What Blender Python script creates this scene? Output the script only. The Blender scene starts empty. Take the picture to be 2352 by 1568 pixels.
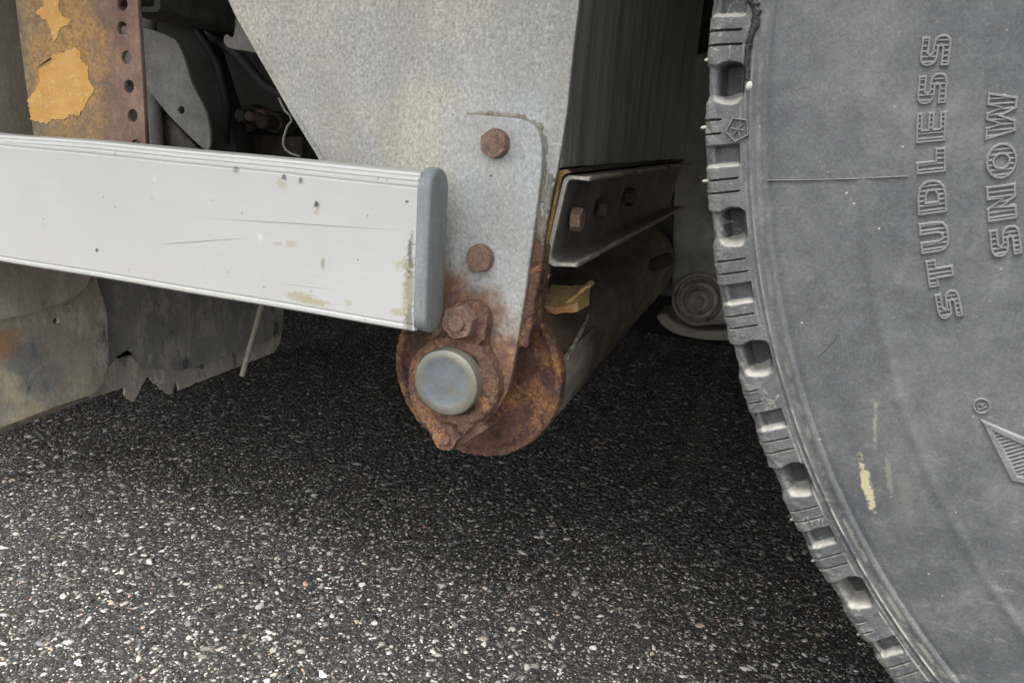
import bpy, bmesh, math, random
import numpy as np
from mathutils import Vector, Matrix, noise as mnoise
random.seed(7); rng = np.random.default_rng(7)
S = bpy.context.scene
COL = S.collection

# ------------------------------------------------------------------ camera, sky, sun, exposure
CZ = 0.4625
F = 1700.0; PX, PY = 1176.0, 784.0
D = np.array([.340, -.235, .909]); D /= np.linalg.norm(D)
R = np.array([.935, .155, -.310]); R -= D*(R@D); R /= np.linalg.norm(R)
V = np.cross(D, R)                       # down
cam_d = bpy.data.cameras.new('camera'); cam_d.sensor_width = 36; cam_d.lens = F/2352*36
cam_d.clip_start = .01; cam_d.clip_end = 3000
cam = bpy.data.objects.new('camera', cam_d); COL.objects.link(cam)
cx_ = Vector((R[0], D[0], -V[0])); cy_ = Vector((R[1], D[1], -V[1])); cz_ = Vector((R[2], D[2], -V[2]))
m = Matrix.Identity(4)
for i in range(3):
    m[i][0] = cx_[i]; m[i][1] = -cy_[i]; m[i][2] = -cz_[i]
m.translation = Vector((0, 0, CZ)); cam.matrix_world = m
S.camera = cam

world = bpy.data.worlds.new('World'); S.world = world; world.use_nodes = True
wn = world.node_tree; wn.nodes.clear()
sky = wn.nodes.new('ShaderNodeTexSky'); sky.sky_type = 'NISHITA'; sky.sun_disc = False
sky.sun_elevation = math.radians(76); sky.sun_rotation = math.radians(205)
sky.air_density = 1.6; sky.dust_density = 4.0; sky.ozone_density = .6
bg = wn.nodes.new('ShaderNodeBackground'); bg.inputs[1].default_value = .10
wo = wn.nodes.new('ShaderNodeOutputWorld')
hs = wn.nodes.new('ShaderNodeHueSaturation'); hs.inputs['Saturation'].default_value = .12   # overcast: nearly colourless
wn.links.new(sky.outputs[0], hs.inputs['Color']); wn.links.new(hs.outputs[0], bg.inputs[0]); wn.links.new(bg.outputs[0], wo.inputs[0])
sd = bpy.data.lights.new('sun', 'SUN'); sd.energy = 1.5; sd.angle = math.radians(30); sd.color = (1, .94, .84)
sun = bpy.data.objects.new('sun', sd); COL.objects.link(sun)
sun.rotation_euler = Vector((-.10, -.22, .97)).to_track_quat('Z', 'Y').to_euler()
S.view_settings.view_transform = 'Standard'; S.view_settings.look = 'None'
S.view_settings.gamma = 1; S.view_settings.use_curve_mapping = False
S.view_settings.exposure = 1.85
S.render.engine = 'CYCLES'
S.cycles.max_bounces = 6

# ------------------------------------------------------------------ where a direction of view meets a real plane
def ray(x, y):
    v = np.array([x-PX, y-PY, F]); return Vector((v@R, v@D, -(v@V)))
def U(x, y, d):
    r = ray(x, y); s = d/r.y; return Vector((r.x*s, d, CZ+r.z*s))
def UX(x, y, xp):
    r = ray(x, y); s = xp/r.x; return Vector((xp, r.y*s, CZ+r.z*s))
def UG(x, y, z=0):
    r = ray(x, y); s = (z-CZ)/r.z; return Vector((r.x*s, r.y*s, z))

# ------------------------------------------------------------------ node helper
class N:
    def __init__(s, name):
        s.mat = bpy.data.materials.new(name); s.mat.use_nodes = True
        s.t = s.mat.node_tree; s.t.nodes.clear()
        s.g = s.t.nodes.new('ShaderNodeNewGeometry'); s.pos = s.g.outputs['Position']
    def _in(s, sock, v):
        if isinstance(v, bpy.types.NodeSocket): s.t.links.new(v, sock)
        elif sock.type == 'RGBA':
            sock.default_value = (v, v, v, 1) if isinstance(v, (int, float)) else (*v[:3], 1)
        elif sock.type == 'VECTOR': sock.default_value = (v, v, v) if isinstance(v, (int, float)) else v
        else: sock.default_value = v
    def sc(s, k, vec=None, off=(0, 0, 0)):
        n = s.t.nodes.new('ShaderNodeMapping'); s._in(n.inputs[0], vec or s.pos)
        n.inputs['Scale'].default_value = k; n.inputs['Location'].default_value = off; return n.outputs[0]
    def rot(s, ang, vec=None):
        n = s.t.nodes.new('ShaderNodeMapping'); s._in(n.inputs[0], vec or s.pos)
        n.inputs['Rotation'].default_value = ang; return n.outputs[0]
    def noise(s, scale, detail=4, rough=.6, vec=None, dist=0):
        n = s.t.nodes.new('ShaderNodeTexNoise'); s._in(n.inputs['Vector'], vec or s.pos)
        n.inputs['Scale'].default_value = scale; n.inputs['Detail'].default_value = detail
        n.inputs['Roughness'].default_value = rough; n.inputs['Distortion'].default_value = dist
        return n.outputs[0]
    def vor(s, scale, feature='F1', vec=None, out=0, rnd=1):
        n = s.t.nodes.new('ShaderNodeTexVoronoi'); s._in(n.inputs['Vector'], vec or s.pos)
        n.feature = feature; n.inputs['Scale'].default_value = scale; n.inputs['Randomness'].default_value = rnd
        return n.outputs[out]
    def ramp(s, f, st, interp='LINEAR'):
        n = s.t.nodes.new('ShaderNodeValToRGB'); s._in(n.inputs[0], f); e = n.color_ramp.elements
        n.color_ramp.interpolation = interp
        while len(e) < len(st): e.new(.5)
        for k, (p, c) in enumerate(st):
            e[k].position = p; e[k].color = (c, c, c, 1) if isinstance(c, (int, float)) else (*c, 1)
        return n.outputs[0]
    def mix(s, f, a, b, mode='MIX'):
        n = s.t.nodes.new('ShaderNodeMix'); n.data_type = 'RGBA'; n.blend_type = mode
        s._in(n.inputs[0], f); s._in(n.inputs[6], a); s._in(n.inputs[7], b); return n.outputs[2]
    def m(s, op, a, b=0.0, c=0.0, clamp=False):
        n = s.t.nodes.new('ShaderNodeMath'); n.operation = op; n.use_clamp = clamp
        for i, v in enumerate((a, b, c)): s._in(n.inputs[i], v)
        return n.outputs[0]
    def xyz(s):
        n = s.t.nodes.new('ShaderNodeSeparateXYZ'); s._in(n.inputs[0], s.pos); return n.outputs
    def step(s, f, a, b):           # smooth 0..1 between a and b
        n = s.t.nodes.new('ShaderNodeMapRange'); n.interpolation_type = 'SMOOTHSTEP'
        s._in(n.inputs[0], f); n.inputs[1].default_value = a; n.inputs[2].default_value = b
        return n.outputs[0]
    def blob(s, c, rad, jag=.5, scale=60, soft=.15, rotz=0):
        n = s.t.nodes.new('ShaderNodeVectorMath'); n.operation = 'SUBTRACT'
        s._in(n.inputs[0], s.pos); n.inputs[1].default_value = c
        v = n.outputs[0]
        if rotz: v = s.rot((0, rotz, 0), v)
        n2 = s.t.nodes.new('ShaderNodeVectorMath'); n2.operation = 'DIVIDE'
        s._in(n2.inputs[0], v); n2.inputs[1].default_value = rad
        n3 = s.t.nodes.new('ShaderNodeVectorMath'); n3.operation = 'LENGTH'; s._in(n3.inputs[0], n2.outputs[0])
        q = s.m('SUBTRACT', s.noise(scale, 5, .65), .5)
        d = s.m('ADD', n3.outputs['Value'], s.m('MULTIPLY', q, jag*3))
        return s.m('SUBTRACT', 1.0, s.step(d, 1-soft, 1+soft))
    def out(s, color, rough=.7, metal=0.0, bump=None, dist=.001, strength=1.0, spec=.5, normal2=None):
        b = s.t.nodes.new('ShaderNodeBsdfPrincipled'); o = s.t.nodes.new('ShaderNodeOutputMaterial')
        s._in(b.inputs['Base Color'], color); s._in(b.inputs['Roughness'], rough); s._in(b.inputs['Metallic'], metal)
        b.inputs['Specular IOR Level'].default_value = spec
        if bump is not None:
            n = s.t.nodes.new('ShaderNodeBump'); s._in(n.inputs['Height'], bump)
            n.inputs['Distance'].default_value = dist; n.inputs['Strength'].default_value = strength
            s.t.links.new(n.outputs[0], b.inputs['Normal'])
        s.t.links.new(b.outputs[0], o.inputs[0]); return s.mat

def rust_mat(name, dark=(.13, .062, .050), mid=(.30, .165, .125), orange=(.66, .34, .14), tan=(.42, .30, .17),
             amount=.5, tanamt=.66, rough=.72, sc=1.0):
    n = N(name)
    a = n.noise(85*sc, 6, .75); b = n.noise(24*sc, 6, .72, dist=.5); c = n.noise(300*sc, 5, .8)
    k = n.ramp(a, [(.3, dark), (.62, mid)])
    f = n.step(n.m('ADD', b, n.m('MULTIPLY', n.m('SUBTRACT', c, .5), .35)), amount, amount+.16)
    k = n.mix(n.m('MULTIPLY', f, .85), k, orange)
    t = n.step(n.noise(34*sc, 6, .75, vec=n.sc((1, 1, 1), off=(4, 2, 9))), tanamt, tanamt+.07)
    k = n.mix(n.m('MULTIPLY', t, .8), k, tan)
    k = n.mix(.6, k, n.ramp(c, [(.32, .4), (.5, .95), (.68, 1.5)]), 'MULTIPLY')
    h = n.m('ADD', n.m('MULTIPLY', a, 1.0), n.m('MULTIPLY', n.noise(380*sc, 4, .7), .8))
    return n.out(k, n.ramp(c, [(.35, rough-.36), (.6, rough+.1)]), 0.0, h, .005, 1.0)

def galv_mat(name, rusty=True):
    n = N(name); X, Y, Z = n.xyz()
    sp = n.noise(330, 4, .85, vec=n.sc((1, 1, .8)), dist=.5)
    big = n.noise(9, 4, .6); mid = n.noise(38, 5, .65)
    cool = n.ramp(sp, [(.32, (.29, .295, .28)), (.5, (.54, .55, .53)), (.66, (.82, .82, .77))])
    warm = n.ramp(sp, [(.30, (.36, .335, .28)), (.5, (.66, .63, .54)), (.66, (.90, .87, .76))])
    k = n.mix(n.step(n.m('ADD', big, n.m('MULTIPLY', mid, .35)), .55, .82), cool, warm)
    # brown road film towards the long sloping edge, bluish clean zinc on the strap
    ctr = U(1150, 450, .577)
    cl = n.blob((ctr.x, ctr.y, ctr.z), (.055, .2, .10), .35, 40, .45)
    k = n.mix(n.m('MULTIPLY', cl, .75), k, n.ramp(sp, [(.30, (.40, .43, .45)), (.5, (.60, .635, .655)), (.68, (.82, .84, .84))]))
    br = n.step(n.noise(6, 5, .6, vec=n.sc((1, 1, .6), off=(3, 1, 1))), .48, .7)
    k = n.mix(n.m('MULTIPLY', br, .42), k, (.36, .32, .26))
    wr_ = n.step(n.noise(26, 6, .75, vec=n.sc((1, 1, .09), off=(6, 2, 2))), .54, .68)
    k = n.mix(n.m('MULTIPLY', wr_, .3), k, (.40, .37, .31))
    scr = n.m('SUBTRACT', 1.0, n.step(n.m('ABSOLUTE', n.m('SUBTRACT', n.noise(7, 2, .5, vec=n.sc((1, 1, 5), off=(2, 9, 4))), .5)), .0006, .002))
    k = n.mix(n.m('MULTIPLY', n.m('MULTIPLY', scr, n.step(n.noise(13, 2), .52, .6)), .5), k, (.85, .84, .8))
    dk = n.step(n.vor(42), .03, .055)
    dk = n.m('MAXIMUM', dk, n.step(n.noise(15, 2), .44, .52))
    k = n.mix(dk, (.07, .065, .06), k)
    if rusty:
        zr = n.m('ADD', Z, n.m('MULTIPLY', n.m('SUBTRACT', n.noise(30, 6, .7), .5), .07))
        hub = U(1045, 760, .577)
        rr = n.blob((hub.x, hub.y, hub.z), (.045, .2, .052), .55, 45, .35)
        lo = n.m('SUBTRACT', 1.0, n.step(zr, U(0+1100, 790, .577).z, U(1100, 680, .577).z))
        e = n.m('MAXIMUM', rr, lo)
        rc = n.ramp(n.noise(120, 6, .7), [(.3, (.14, .075, .055)), (.5, (.28, .15, .10)), (.66, (.50, .28, .13))])
        k = n.mix(n.m('MULTIPLY', e, .95), k, rc)
        st = n.blob((U(1255, 590, .585).x, .585, U(1255, 590, .585).z), (.012, .2, .03), .6, 70, .4)
        k = n.mix(n.m('MULTIPLY', st, .7), k, (.20, .15, .11))
    h = n.m('ADD', n.m('MULTIPLY', sp, .7), n.m('MULTIPLY', mid, .6))
    return n.out(k, .62, .15, h, .0016, .8)

def alu_mat():
    n = N('brushed aluminium'); X, Y, Z = n.xyz()
    br = n.noise(60, 5, .7, vec=n.sc((.35, 1, 22)))
    big = n.noise(7, 4, .6)
    k = n.ramp(br, [(.3, (.635, .64, .62)), (.5, (.67, .672, .655)), (.7, (.70, .70, .685))])
    k = n.mix(n.m('MULTIPLY', n.step(big, .45, .7), .5), k, (.62, .625, .555))
    # pits and specks
    v = n.vor(26, vec=n.sc((1, .01, 1))); pk = n.step(n.noise(11, 2, .5, vec=n.sc((1, 1, 1), off=(5, 5, 5))), .42, .56)
    sp = n.m('MULTIPLY', n.m('SUBTRACT', 1.0, n.step(v, .035, .065)), pk)
    v2 = n.vor(75, vec=n.sc((1, .01, 1))); sp2 = n.m('SUBTRACT', 1.0, n.step(v2, .05, .09))
    k = n.mix(n.m('MULTIPLY', sp2, n.m('MULTIPLY', n.step(n.noise(30, 2), .44, .54), .75)), k, (.30, .27, .2))
    k = n.mix(n.m('MULTIPLY', sp, .9), k, (.13, .12, .12))
    tan = (.50, .45, .28)
    for px, py, rx, rz, jag, col, a in ((1180/1, 0, 0, 0, 0, tan, 0),) and (
            (690, 682, .014, .0042, .5, tan, .85), (722, 693, .014, .003, .9, tan, .8), (915, 717, .007, .0028, .5, tan, .75),
            (930, 608, .008, .004, .8, tan, .7), (938, 680, .0045, .022, .7, tan, .8), (942, 640, .004, .03, .8, (.36, .34, .26), .8),
            (943, 585, .002, .014, .9, (.13, .12, .11), .8), (940, 735, .004, .010, .9, (.22, .21, .18), .8),
            (728, 470, .0026, .0028, .6, (.05, .05, .05), .95), (727, 485, .003, .003, .8, tan, .6),
            (652, 408, .0025, .002, .8, (.07, .06, .06), .9), (645, 422, .005, .004, 1.0, tan, .6),
            (540, 390, .003, .003, 1., (.28, .26, .2), .8), (690, 415, .002, .002, .8, (.1, .08, .08), .8),
            (742, 605, .0018, .0045, .8, (.36, .31, .25), .8), (640, 560, .004, .002, .9, tan, .5), (668, 560, .005, .003, 1., tan, .6),
            (355, 412, .0022, .0030, .3, (.85, .85, .85), .5), (597, 545, .0028, .0030, .3, (.86, .86, .86), .6),
            (800, 695, .003, .003, 1., tan, .6), (935, 463, .0016, .0014, .6, (.08, .08, .08), .9)):
        c = U(px, py, .52)
        k = n.mix(n.m('MULTIPLY', n.blob((c.x, c.y, c.z), (rx, .5, rz), min(1.1, jag*1.35), 300, .45), a*.9), k, col)
    # long scratches
    for (x0, y0, x1, y1, w) in ((500, 503, 890, 527, .00035), (372, 561, 552, 548, .0004), (655, 653, 760, 664, .0002)):
        a_, b_ = U(x0, y0, .52), U(x1, y1, .52); c = (a_+b_)/2; d = b_-a_
        ang = math.atan2(d.z, d.x)
        k = n.mix(n.m('MULTIPLY', n.blob((c.x, c.y, c.z), (d.length/2, .5, w), .12, 25, .4, rotz=ang), .75), k, (.24, .21, .2))
    h = n.m('ADD', br, n.m('MULTIPLY', sp, -1.2))
    return n.out(k, n.ramp(br, [(.3, .46), (.7, .56)]), .2, h, .0002, .4)

def tyre_mat():
    n = N('grey dusty rubber')
    a = n.noise(14, 5, .6, dist=.3); b = n.noise(90, 5, .7, vec=n.rot((0, .5, 0), None)); c = n.noise(700, 3, .7)
    k = n.ramp(a, [(.3, (.082, .086, .092)), (.5, (.112, .116, .121)), (.7, (.165, .168, .170))])
    k = n.mix(.5, k, n.ramp(b, [(.3, .7), (.5, .95), (.72, 1.45)]), 'MULTIPLY')
    k = n.mix(.5, k, n.ramp(c, [(.3, .55), (.7, 1.5)]), 'MULTIPLY')
    cl = n.step(n.noise(8, 6, .72, vec=n.sc((1, 1, .7), off=(1, 5, 2)), dist=.5), .5, .68)
    k = n.mix(n.m('MULTIPLY', cl, .24), k, (.23, .235, .235))
    k = n.mix(n.m('MULTIPLY', n.step(n.noise(210, 5, .8), .58, .66), .2), k, (.36, .36, .34))
    # pale scuffed dust on the lower shoulder blocks and in the wiping streaks
    X, Y, Z = n.xyz()
    dx = n.m('SUBTRACT', X, TC[0]); dz = n.m('SUBTRACT', Z, TC[1])
    rr = n.m('SQRT', n.m('ADD', n.m('MULTIPLY', dx, dx), n.m('MULTIPLY', dz, dz)))
    low = n.m('SUBTRACT', 1.0, n.step(Z, .12, .42))
    edge = n.step(n.m('ADD', rr, n.m('MULTIPLY', n.m('SUBTRACT', n.noise(120, 5, .75), .5), .03)), .538, .552)
    k = n.mix(n.m('MULTIPLY', edge, .55), k, (.27, .265, .245))
    sc = n.step(n.noise(55, 6, .78, vec=n.sc((1, 1, 2.6), off=(2, 0, 0))), .55, .72)
    k = n.mix(n.m('MULTIPLY', n.m('MULTIPLY', sc, n.m('ADD', low, .25)), .6), k, (.30, .30, .28))
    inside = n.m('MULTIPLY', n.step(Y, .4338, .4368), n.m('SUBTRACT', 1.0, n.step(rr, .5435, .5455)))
    k = n.mix(n.m('MULTIPLY', inside, .8), k, (.035, .036, .038))      # black rubber in the grooves, darkened in colour to stand in for shade
    nz = n.t.nodes.new('ShaderNodeSeparateXYZ'); n._in(nz.inputs[0], n.g.outputs['Normal'])
    upf = n.m('MULTIPLY', n.step(nz.outputs[2], .25, .7), n.step(rr, .518, .526))
    k = n.mix(n.m('MULTIPLY', upf, .7), k, n.ramp(n.noise(150, 4, .7), [(.3, (.26, .25, .22)), (.7, (.46, .45, .40))]))
    vein = n.m('SUBTRACT', 1.0, n.step(n.m('ABSOLUTE', n.m('SUBTRACT', n.noise(75, 4, .6, vec=n.sc((1, .1, 1)), dist=.8), .5)), .004, .016))
    vein = n.m('MULTIPLY', n.m('MULTIPLY', vein, n.step(n.noise(45, 4, .7, vec=n.sc((1, 1, 1), off=(8, 8, 1))), .50, .60)), n.step(rr, .520, .528))
    k = n.mix(n.m('MULTIPLY', vein, .5), k, (.46, .45, .39))
    spk = n.m('SUBTRACT', 1.0, n.step(n.vor(95, vec=n.sc((1, .02, 1))), .04, .075))
    spk = n.m('MULTIPLY', spk, n.step(n.noise(22, 2), .46, .55))
    k = n.mix(n.m('MULTIPLY', spk, .75), k, (.48, .47, .42))
    # thin pale rings of dried dirt beside the moulded ridge
    for r0, w, am in ((.5235, .0006, .9), (.5285, .0005, .8), (.5190, .0012, .8), (.5262, .0004, .7)):
        g = n.m('SUBTRACT', 1.0, n.step(n.m('ABSOLUTE', n.m('SUBTRACT', rr, r0)), w*.5, w*1.6))
        g = n.m('MULTIPLY', g, n.step(n.noise(60, 4, .7, vec=n.sc((1, 1, 1), off=(r0*90, 0, 0))), .42, .62))
        k = n.mix(n.m('MULTIPLY', g, n.m('MULTIPLY', am, n.m('ADD', low, .3))), k, (.42, .41, .36))
    for px, py, rx, rz, ro, jag, col, am in (
            (1990, 1110, .0022, .015, -.38, 1.0, (.52, .45, .29), .95), (2008, 950+20, .0009, .010, -.18, 1.5, (.34, .32, .25), .5),
            (2040, 1090, .0012, .012, -.3, 1.5, (.28, .27, .23), .45), (2080, 1130, .003, .014, -.3, .8, (.2, .2, .175), .3)):
        c2 = U(px, py, .43)
        k = n.mix(n.m('MULTIPLY', n.blob((c2.x, c2.y, c2.z), (rx, .5, rz), jag, 260, .3, rotz=-ro), am), k, col)
    h = n.m('ADD', n.m('MULTIPLY', b, .5), n.m('MULTIPLY', c, .35))
    return n.out(k, n.ramp(b, [(.3, .5), (.7, .68)]), 0.0, h, .0006, .5, spec=.5)

def simple(name, c1, c2, scale=40, rough=.7, metal=0.0, bump=.001, stretch=(1, 1, 1), c3=None, s3=9, lo3=.52, spec=.5):
    n = N(name)
    f = n.noise(scale, 6, .7, vec=n.sc(stretch)); k = n.ramp(f, [(.32, c1), (.66, c2)])
    if c3: k = n.mix(n.m('MULTIPLY', n.step(n.noise(s3, 5, .7, vec=n.sc(stretch, off=(7, 3, 1))), lo3, lo3+.15), .85), k, c3)
    k = n.mix(.4, k, n.ramp(n.noise(scale*9, 3, .7), [(.3, .6), (.7, 1.4)]), 'MULTIPLY')
    return n.out(k, rough, metal, n.m('ADD', f, n.m('MULTIPLY', n.noise(scale*7, 3, .6), .3)), bump, .8, spec=spec)

# ------------------------------------------------------------------ mesh helpers
BASE = Vector((-.2, .9, 0))
def link(o, parent=None):
    COL.objects.link(o)
    if parent is not None:
        o.parent = parent
        o.matrix_parent_inverse = Matrix.Translation(-BASE) if parent.type == 'EMPTY' else Matrix.Identity(4)
    return o
def mk(name, verts, faces, mat, parent=None, smooth=False, bevel=0, seg=2):
    me = bpy.data.meshes.new(name); me.from_pydata([tuple(v) for v in verts], [], faces)
    return fin(name, me, mat, parent, smooth, bevel, seg)
def fin(name, me, mat, parent, smooth=False, bevel=0, seg=2):
    bm = bmesh.new(); bm.from_mesh(me); bmesh.ops.recalc_face_normals(bm, faces=bm.faces); bm.to_mesh(me); bm.free()
    me.materials.clear(); me.materials.append(mat)
    if smooth: me.polygons.foreach_set('use_smooth', [True]*len(me.polygons))
    o = bpy.data.objects.new(name, me); link(o, parent)
    if bevel:
        b = o.modifiers.new('bevel', 'BEVEL'); b.width = bevel; b.segments = seg; b.limit_method = 'ANGLE'; b.angle_limit = .6
        b.harden_normals = False
    return o
def smoothpoly(pts, n=6):
    out = []; L = len(pts)
    for i in range(L):
        p0, p1, p2, p3 = (Vector(pts[(i+k) % L]) for k in (-1, 0, 1, 2))
        for j in range(n):
            t = j/n
            out.append(.5*((2*p1)+(-p0+p2)*t+(2*p0-5*p1+4*p2-p3)*t*t+(-p0+3*p1-3*p2+p3)*t**3))
    return out
def jag(pts, amp, n=5, seed=1):
    """subdivide a closed outline and roughen it"""
    r = random.Random(seed); out = []; L = len(pts)
    for i in range(L):
        a, b = Vector(pts[i]), Vector(pts[(i+1) % L])
        for j in range(n):
            p = a.lerp(b, j/n); out.append(p+Vector((r.uniform(-amp, amp), r.uniform(-amp, amp))))
    return out
def outline_mesh(name, loops, thick, place, mat, parent=None, bev=0, smooth=False):
    """filled 2D outline with holes, given thickness, put into the world by place(u, v, w)"""
    cu = bpy.data.curves.new('tmp', 'CURVE'); cu.dimensions = '2D'; cu.fill_mode = 'BOTH'
    cu.extrude = max(thick/2-bev, 1e-5); cu.bevel_depth = bev; cu.bevel_resolution = 1; cu.offset = -bev
    for lp in loops:
        sp = cu.splines.new('POLY'); sp.points.add(len(lp)-1); sp.use_cyclic_u = True
        for i, p in enumerate(lp): sp.points[i].co = (p[0], p[1], 0, 1)
    to = bpy.data.objects.new('tmp', cu); me = bpy.data.meshes.new_from_object(to)
    bpy.data.objects.remove(to); bpy.data.curves.remove(cu)
    for v in me.vertices: v.co = place(v.co.x, v.co.y, v.co.z+thick/2)
    bm = bmesh.new(); bm.from_mesh(me); bmesh.ops.remove_doubles(bm, verts=bm.verts, dist=1e-6); bm.to_mesh(me); bm.free()
    me.name = name
    return fin(name, me, mat, parent, smooth)
def slab(name, pts, y0, y1, mat, parent=None, holes=(), bev=.0008):
    """plate facing the road side: outline seen at depth y0, solid back to y1"""
    def loop(pp): return [(U(p[0], p[1], y0).x, U(p[0], p[1], y0).z) for p in pp]
    return outline_mesh(name, [loop(pts)]+[loop(h) for h in holes], y1-y0, lambda u, v, w: (u, y0+w, v), mat, parent, bev)
def slabx(name, pts, x0, th, mat, parent=None, holes=(), bev=.0008):
    """plate across the vehicle at x0, solid back to x0-th"""
    def loop(pp): return [(UX(p[0], p[1], x0).y, UX(p[0], p[1], x0).z) for p in pp]
    return outline_mesh(name, [loop(pts)]+[loop(h) for h in holes], th, lambda u, v, w: (x0-w, u, v), mat, parent, bev)
def circ(x, y, r, n=20, ry=None, rot=0):
    ry = ry or r
    return [(x+r*math.cos(2*math.pi*i/n+rot), y+ry*math.sin(2*math.pi*i/n+rot)) for i in range(n)]
def box(name, a, b, mat, parent=None, bevel=0):
    x0, y0, z0 = a; x1, y1, z1 = b
    v = [(x, y, z) for x in (x0, x1) for y in (y0, y1) for z in (z0, z1)]
    return mk(name, v, [(0, 1, 3, 2), (4, 6, 7, 5), (0, 4, 5, 1), (2, 3, 7, 6), (0, 2, 6, 4), (1, 5, 7, 3)], mat, parent, bevel=bevel)
def lathe_data(c, prof, n=64, axis='Y', a0=0, a1=2*math.pi):
    """prof: list of (distance along axis, radius) from c"""
    full = abs(a1-a0-2*math.pi) < 1e-6; vs = []; fs = []; m_ = n if full else n+1
    for (d, r) in prof:
        for i in range(m_):
            a = a0+(a1-a0)*i/n; ca, sa = math.cos(a)*r, math.sin(a)*r
            if axis == 'Y': vs.append((c[0]+ca, c[1]+d, c[2]+sa))
            elif axis == 'X': vs.append((c[0]+d, c[1]+ca, c[2]+sa))
            else: vs.append((c[0]+ca, c[1]+sa, c[2]+d))
    for j in range(len(prof)-1):
        for i in range(n):
            k = (i+1) % m_
            fs.append((j*m_+i, j*m_+k, (j+1)*m_+k, (j+1)*m_+i))
    return vs, fs
def lathe(name, c, prof, mat, parent=None, n=64, axis='Y', smooth=True, a0=0, a1=2*math.pi, bevel=0):
    v, f = lathe_data(c, prof, n, axis, a0, a1)
    o = mk(name, v, f, mat, parent, smooth)
    o.data.set_sharp_from_angle(angle=.6)
    if bevel:
        b = o.modifiers.new('bevel', 'BEVEL'); b.width = bevel; b.segments = 2; b.limit_method = 'ANGLE'; b.angle_limit = .6
    return o
def tube(name, pts, r, mat, parent=None, n=12, cap=True):
    pts = [Vector(p) for p in pts]; vs = []; fs = []
    for i, p in enumerate(pts):
        t = (pts[min(i+1, len(pts)-1)]-pts[max(i-1, 0)]).normalized()
        a = t.cross(Vector((.3, .8, .1))).normalized(); b = t.cross(a)
        rr = r[i] if isinstance(r, (list, tuple)) else r
        for k in range(n):
            q = 2*math.pi*k/n; vs.append(p+a*math.cos(q)*rr+b*math.sin(q)*rr)
    for i in range(len(pts)-1):
        for k in range(n): fs.append((i*n+k, i*n+(k+1) % n, (i+1)*n+(k+1) % n, (i+1)*n+k))
    if cap: fs += [tuple(range(n-1, -1, -1)), tuple((len(pts)-1)*n+k for k in range(n))]
    return mk(name, vs, fs, mat, parent, True)
def text_mesh(txt, size, ext):
    cu = bpy.data.curves.new('tmp', 'FONT'); cu.body = txt; cu.size = size; cu.extrude = ext; cu.align_x = 'CENTER'; cu.align_y = 'CENTER'
    to = bpy.data.objects.new('tmp', cu); me = bpy.data.meshes.new_from_object(to)
    bpy.data.objects.remove(to); bpy.data.curves.remove(cu); return me
def hexbolt(name, c, r, h, mat, parent, rot=0, axis='Y', marks=None, stub=None):
    """hexagon head pointing out of the surface; c is on the surface"""
    sgn = -1 if axis == 'Y' else 1
    prof = [(0, r*.995), (h*.82, r), (h, r*.86), (h*1.0, 0.0001)]
    vs = []; fs = []
    def P(a, d, q):
        if axis == 'Y': return (c[0]+math.cos(a)*q, c[1]+sgn*d, c[2]+math.sin(a)*q)
        return (c[0]+sgn*d, c[1]+math.cos(a)*q, c[2]+math.sin(a)*q)
    nn = 36
    def hexr(a):   # radius of hexagon outline at angle a
        k = (a-rot) % (math.pi/3)-math.pi/6; return math.cos(math.pi/6)/math.cos(k) if axis else 1
    for d, q, mode in ((-.0005, r, 1), (h*.80, r, 1), (h, r*.90, 0)):
        for i in range(nn):
            a = rot+2*math.pi*i/nn
            hr = hexr(a)*q if mode else q*min(1, hexr(a)*1.06)
            if d == h*.80: dd = h*(.80+.14*(1-(hexr(a)-.866)/.134))
            else: dd = d
            vs.append(P(a, dd, hr))
    for j in range(2):
        for i in range(nn): fs.append((j*nn+i, j*nn+(i+1) % nn, (j+1)*nn+(i+1) % nn, (j+1)*nn+i))
    top = list(range(2*nn, 3*nn))
    if stub:
        sr, sh = stub
        for d, q in ((h-.0004, sr*1.25), (h-.0008, sr), (h+sh*.85, sr), (h+sh, sr*.8)):
            for i in range(nn): vs.append(P(rot+2*math.pi*i/nn, d, q))
        for j in range(2, 6):
            for i in range(nn): fs.append((j*nn+i, j*nn+(i+1) % nn, (j+1)*nn+(i+1) % nn, (j+1)*nn+i))
        top = list(range(6*nn, 7*nn))
    fs.append(tuple(top))
    # washer
    b0 = len(vs)
    for d, q in ((-.0006, r*1.0), (.0006, r*.99), (.0008, r*.8)):
        for i in range(nn): vs.append(P(2*math.pi*i/nn, d, q))
    for j in range(2):
        for i in range(nn): fs.append((b0+j*nn+i, b0+j*nn+(i+1) % nn, b0+(j+1)*nn+(i+1) % nn, b0+(j+1)*nn+i))
    if marks:
        for txt, ang, rad, sz, tilt in marks:
            me = text_mesh(txt, sz*1.15, .0005); b0 = len(vs)
            for v in me.vertices:
                q = Vector((v.co.x, v.co.y)); q.rotate(Matrix.Rotation(tilt, 2))
                vs.append((c[0]+math.cos(ang)*rad+q.x, c[1]-h-.0001-v.co.z, c[2]+math.sin(ang)*rad+q.y))
            for p in me.polygons: fs.append(tuple(b0+k for k in p.vertices))
            bpy.data.meshes.remove(me)
    return mk(name, vs, fs, mat, parent)

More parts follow.
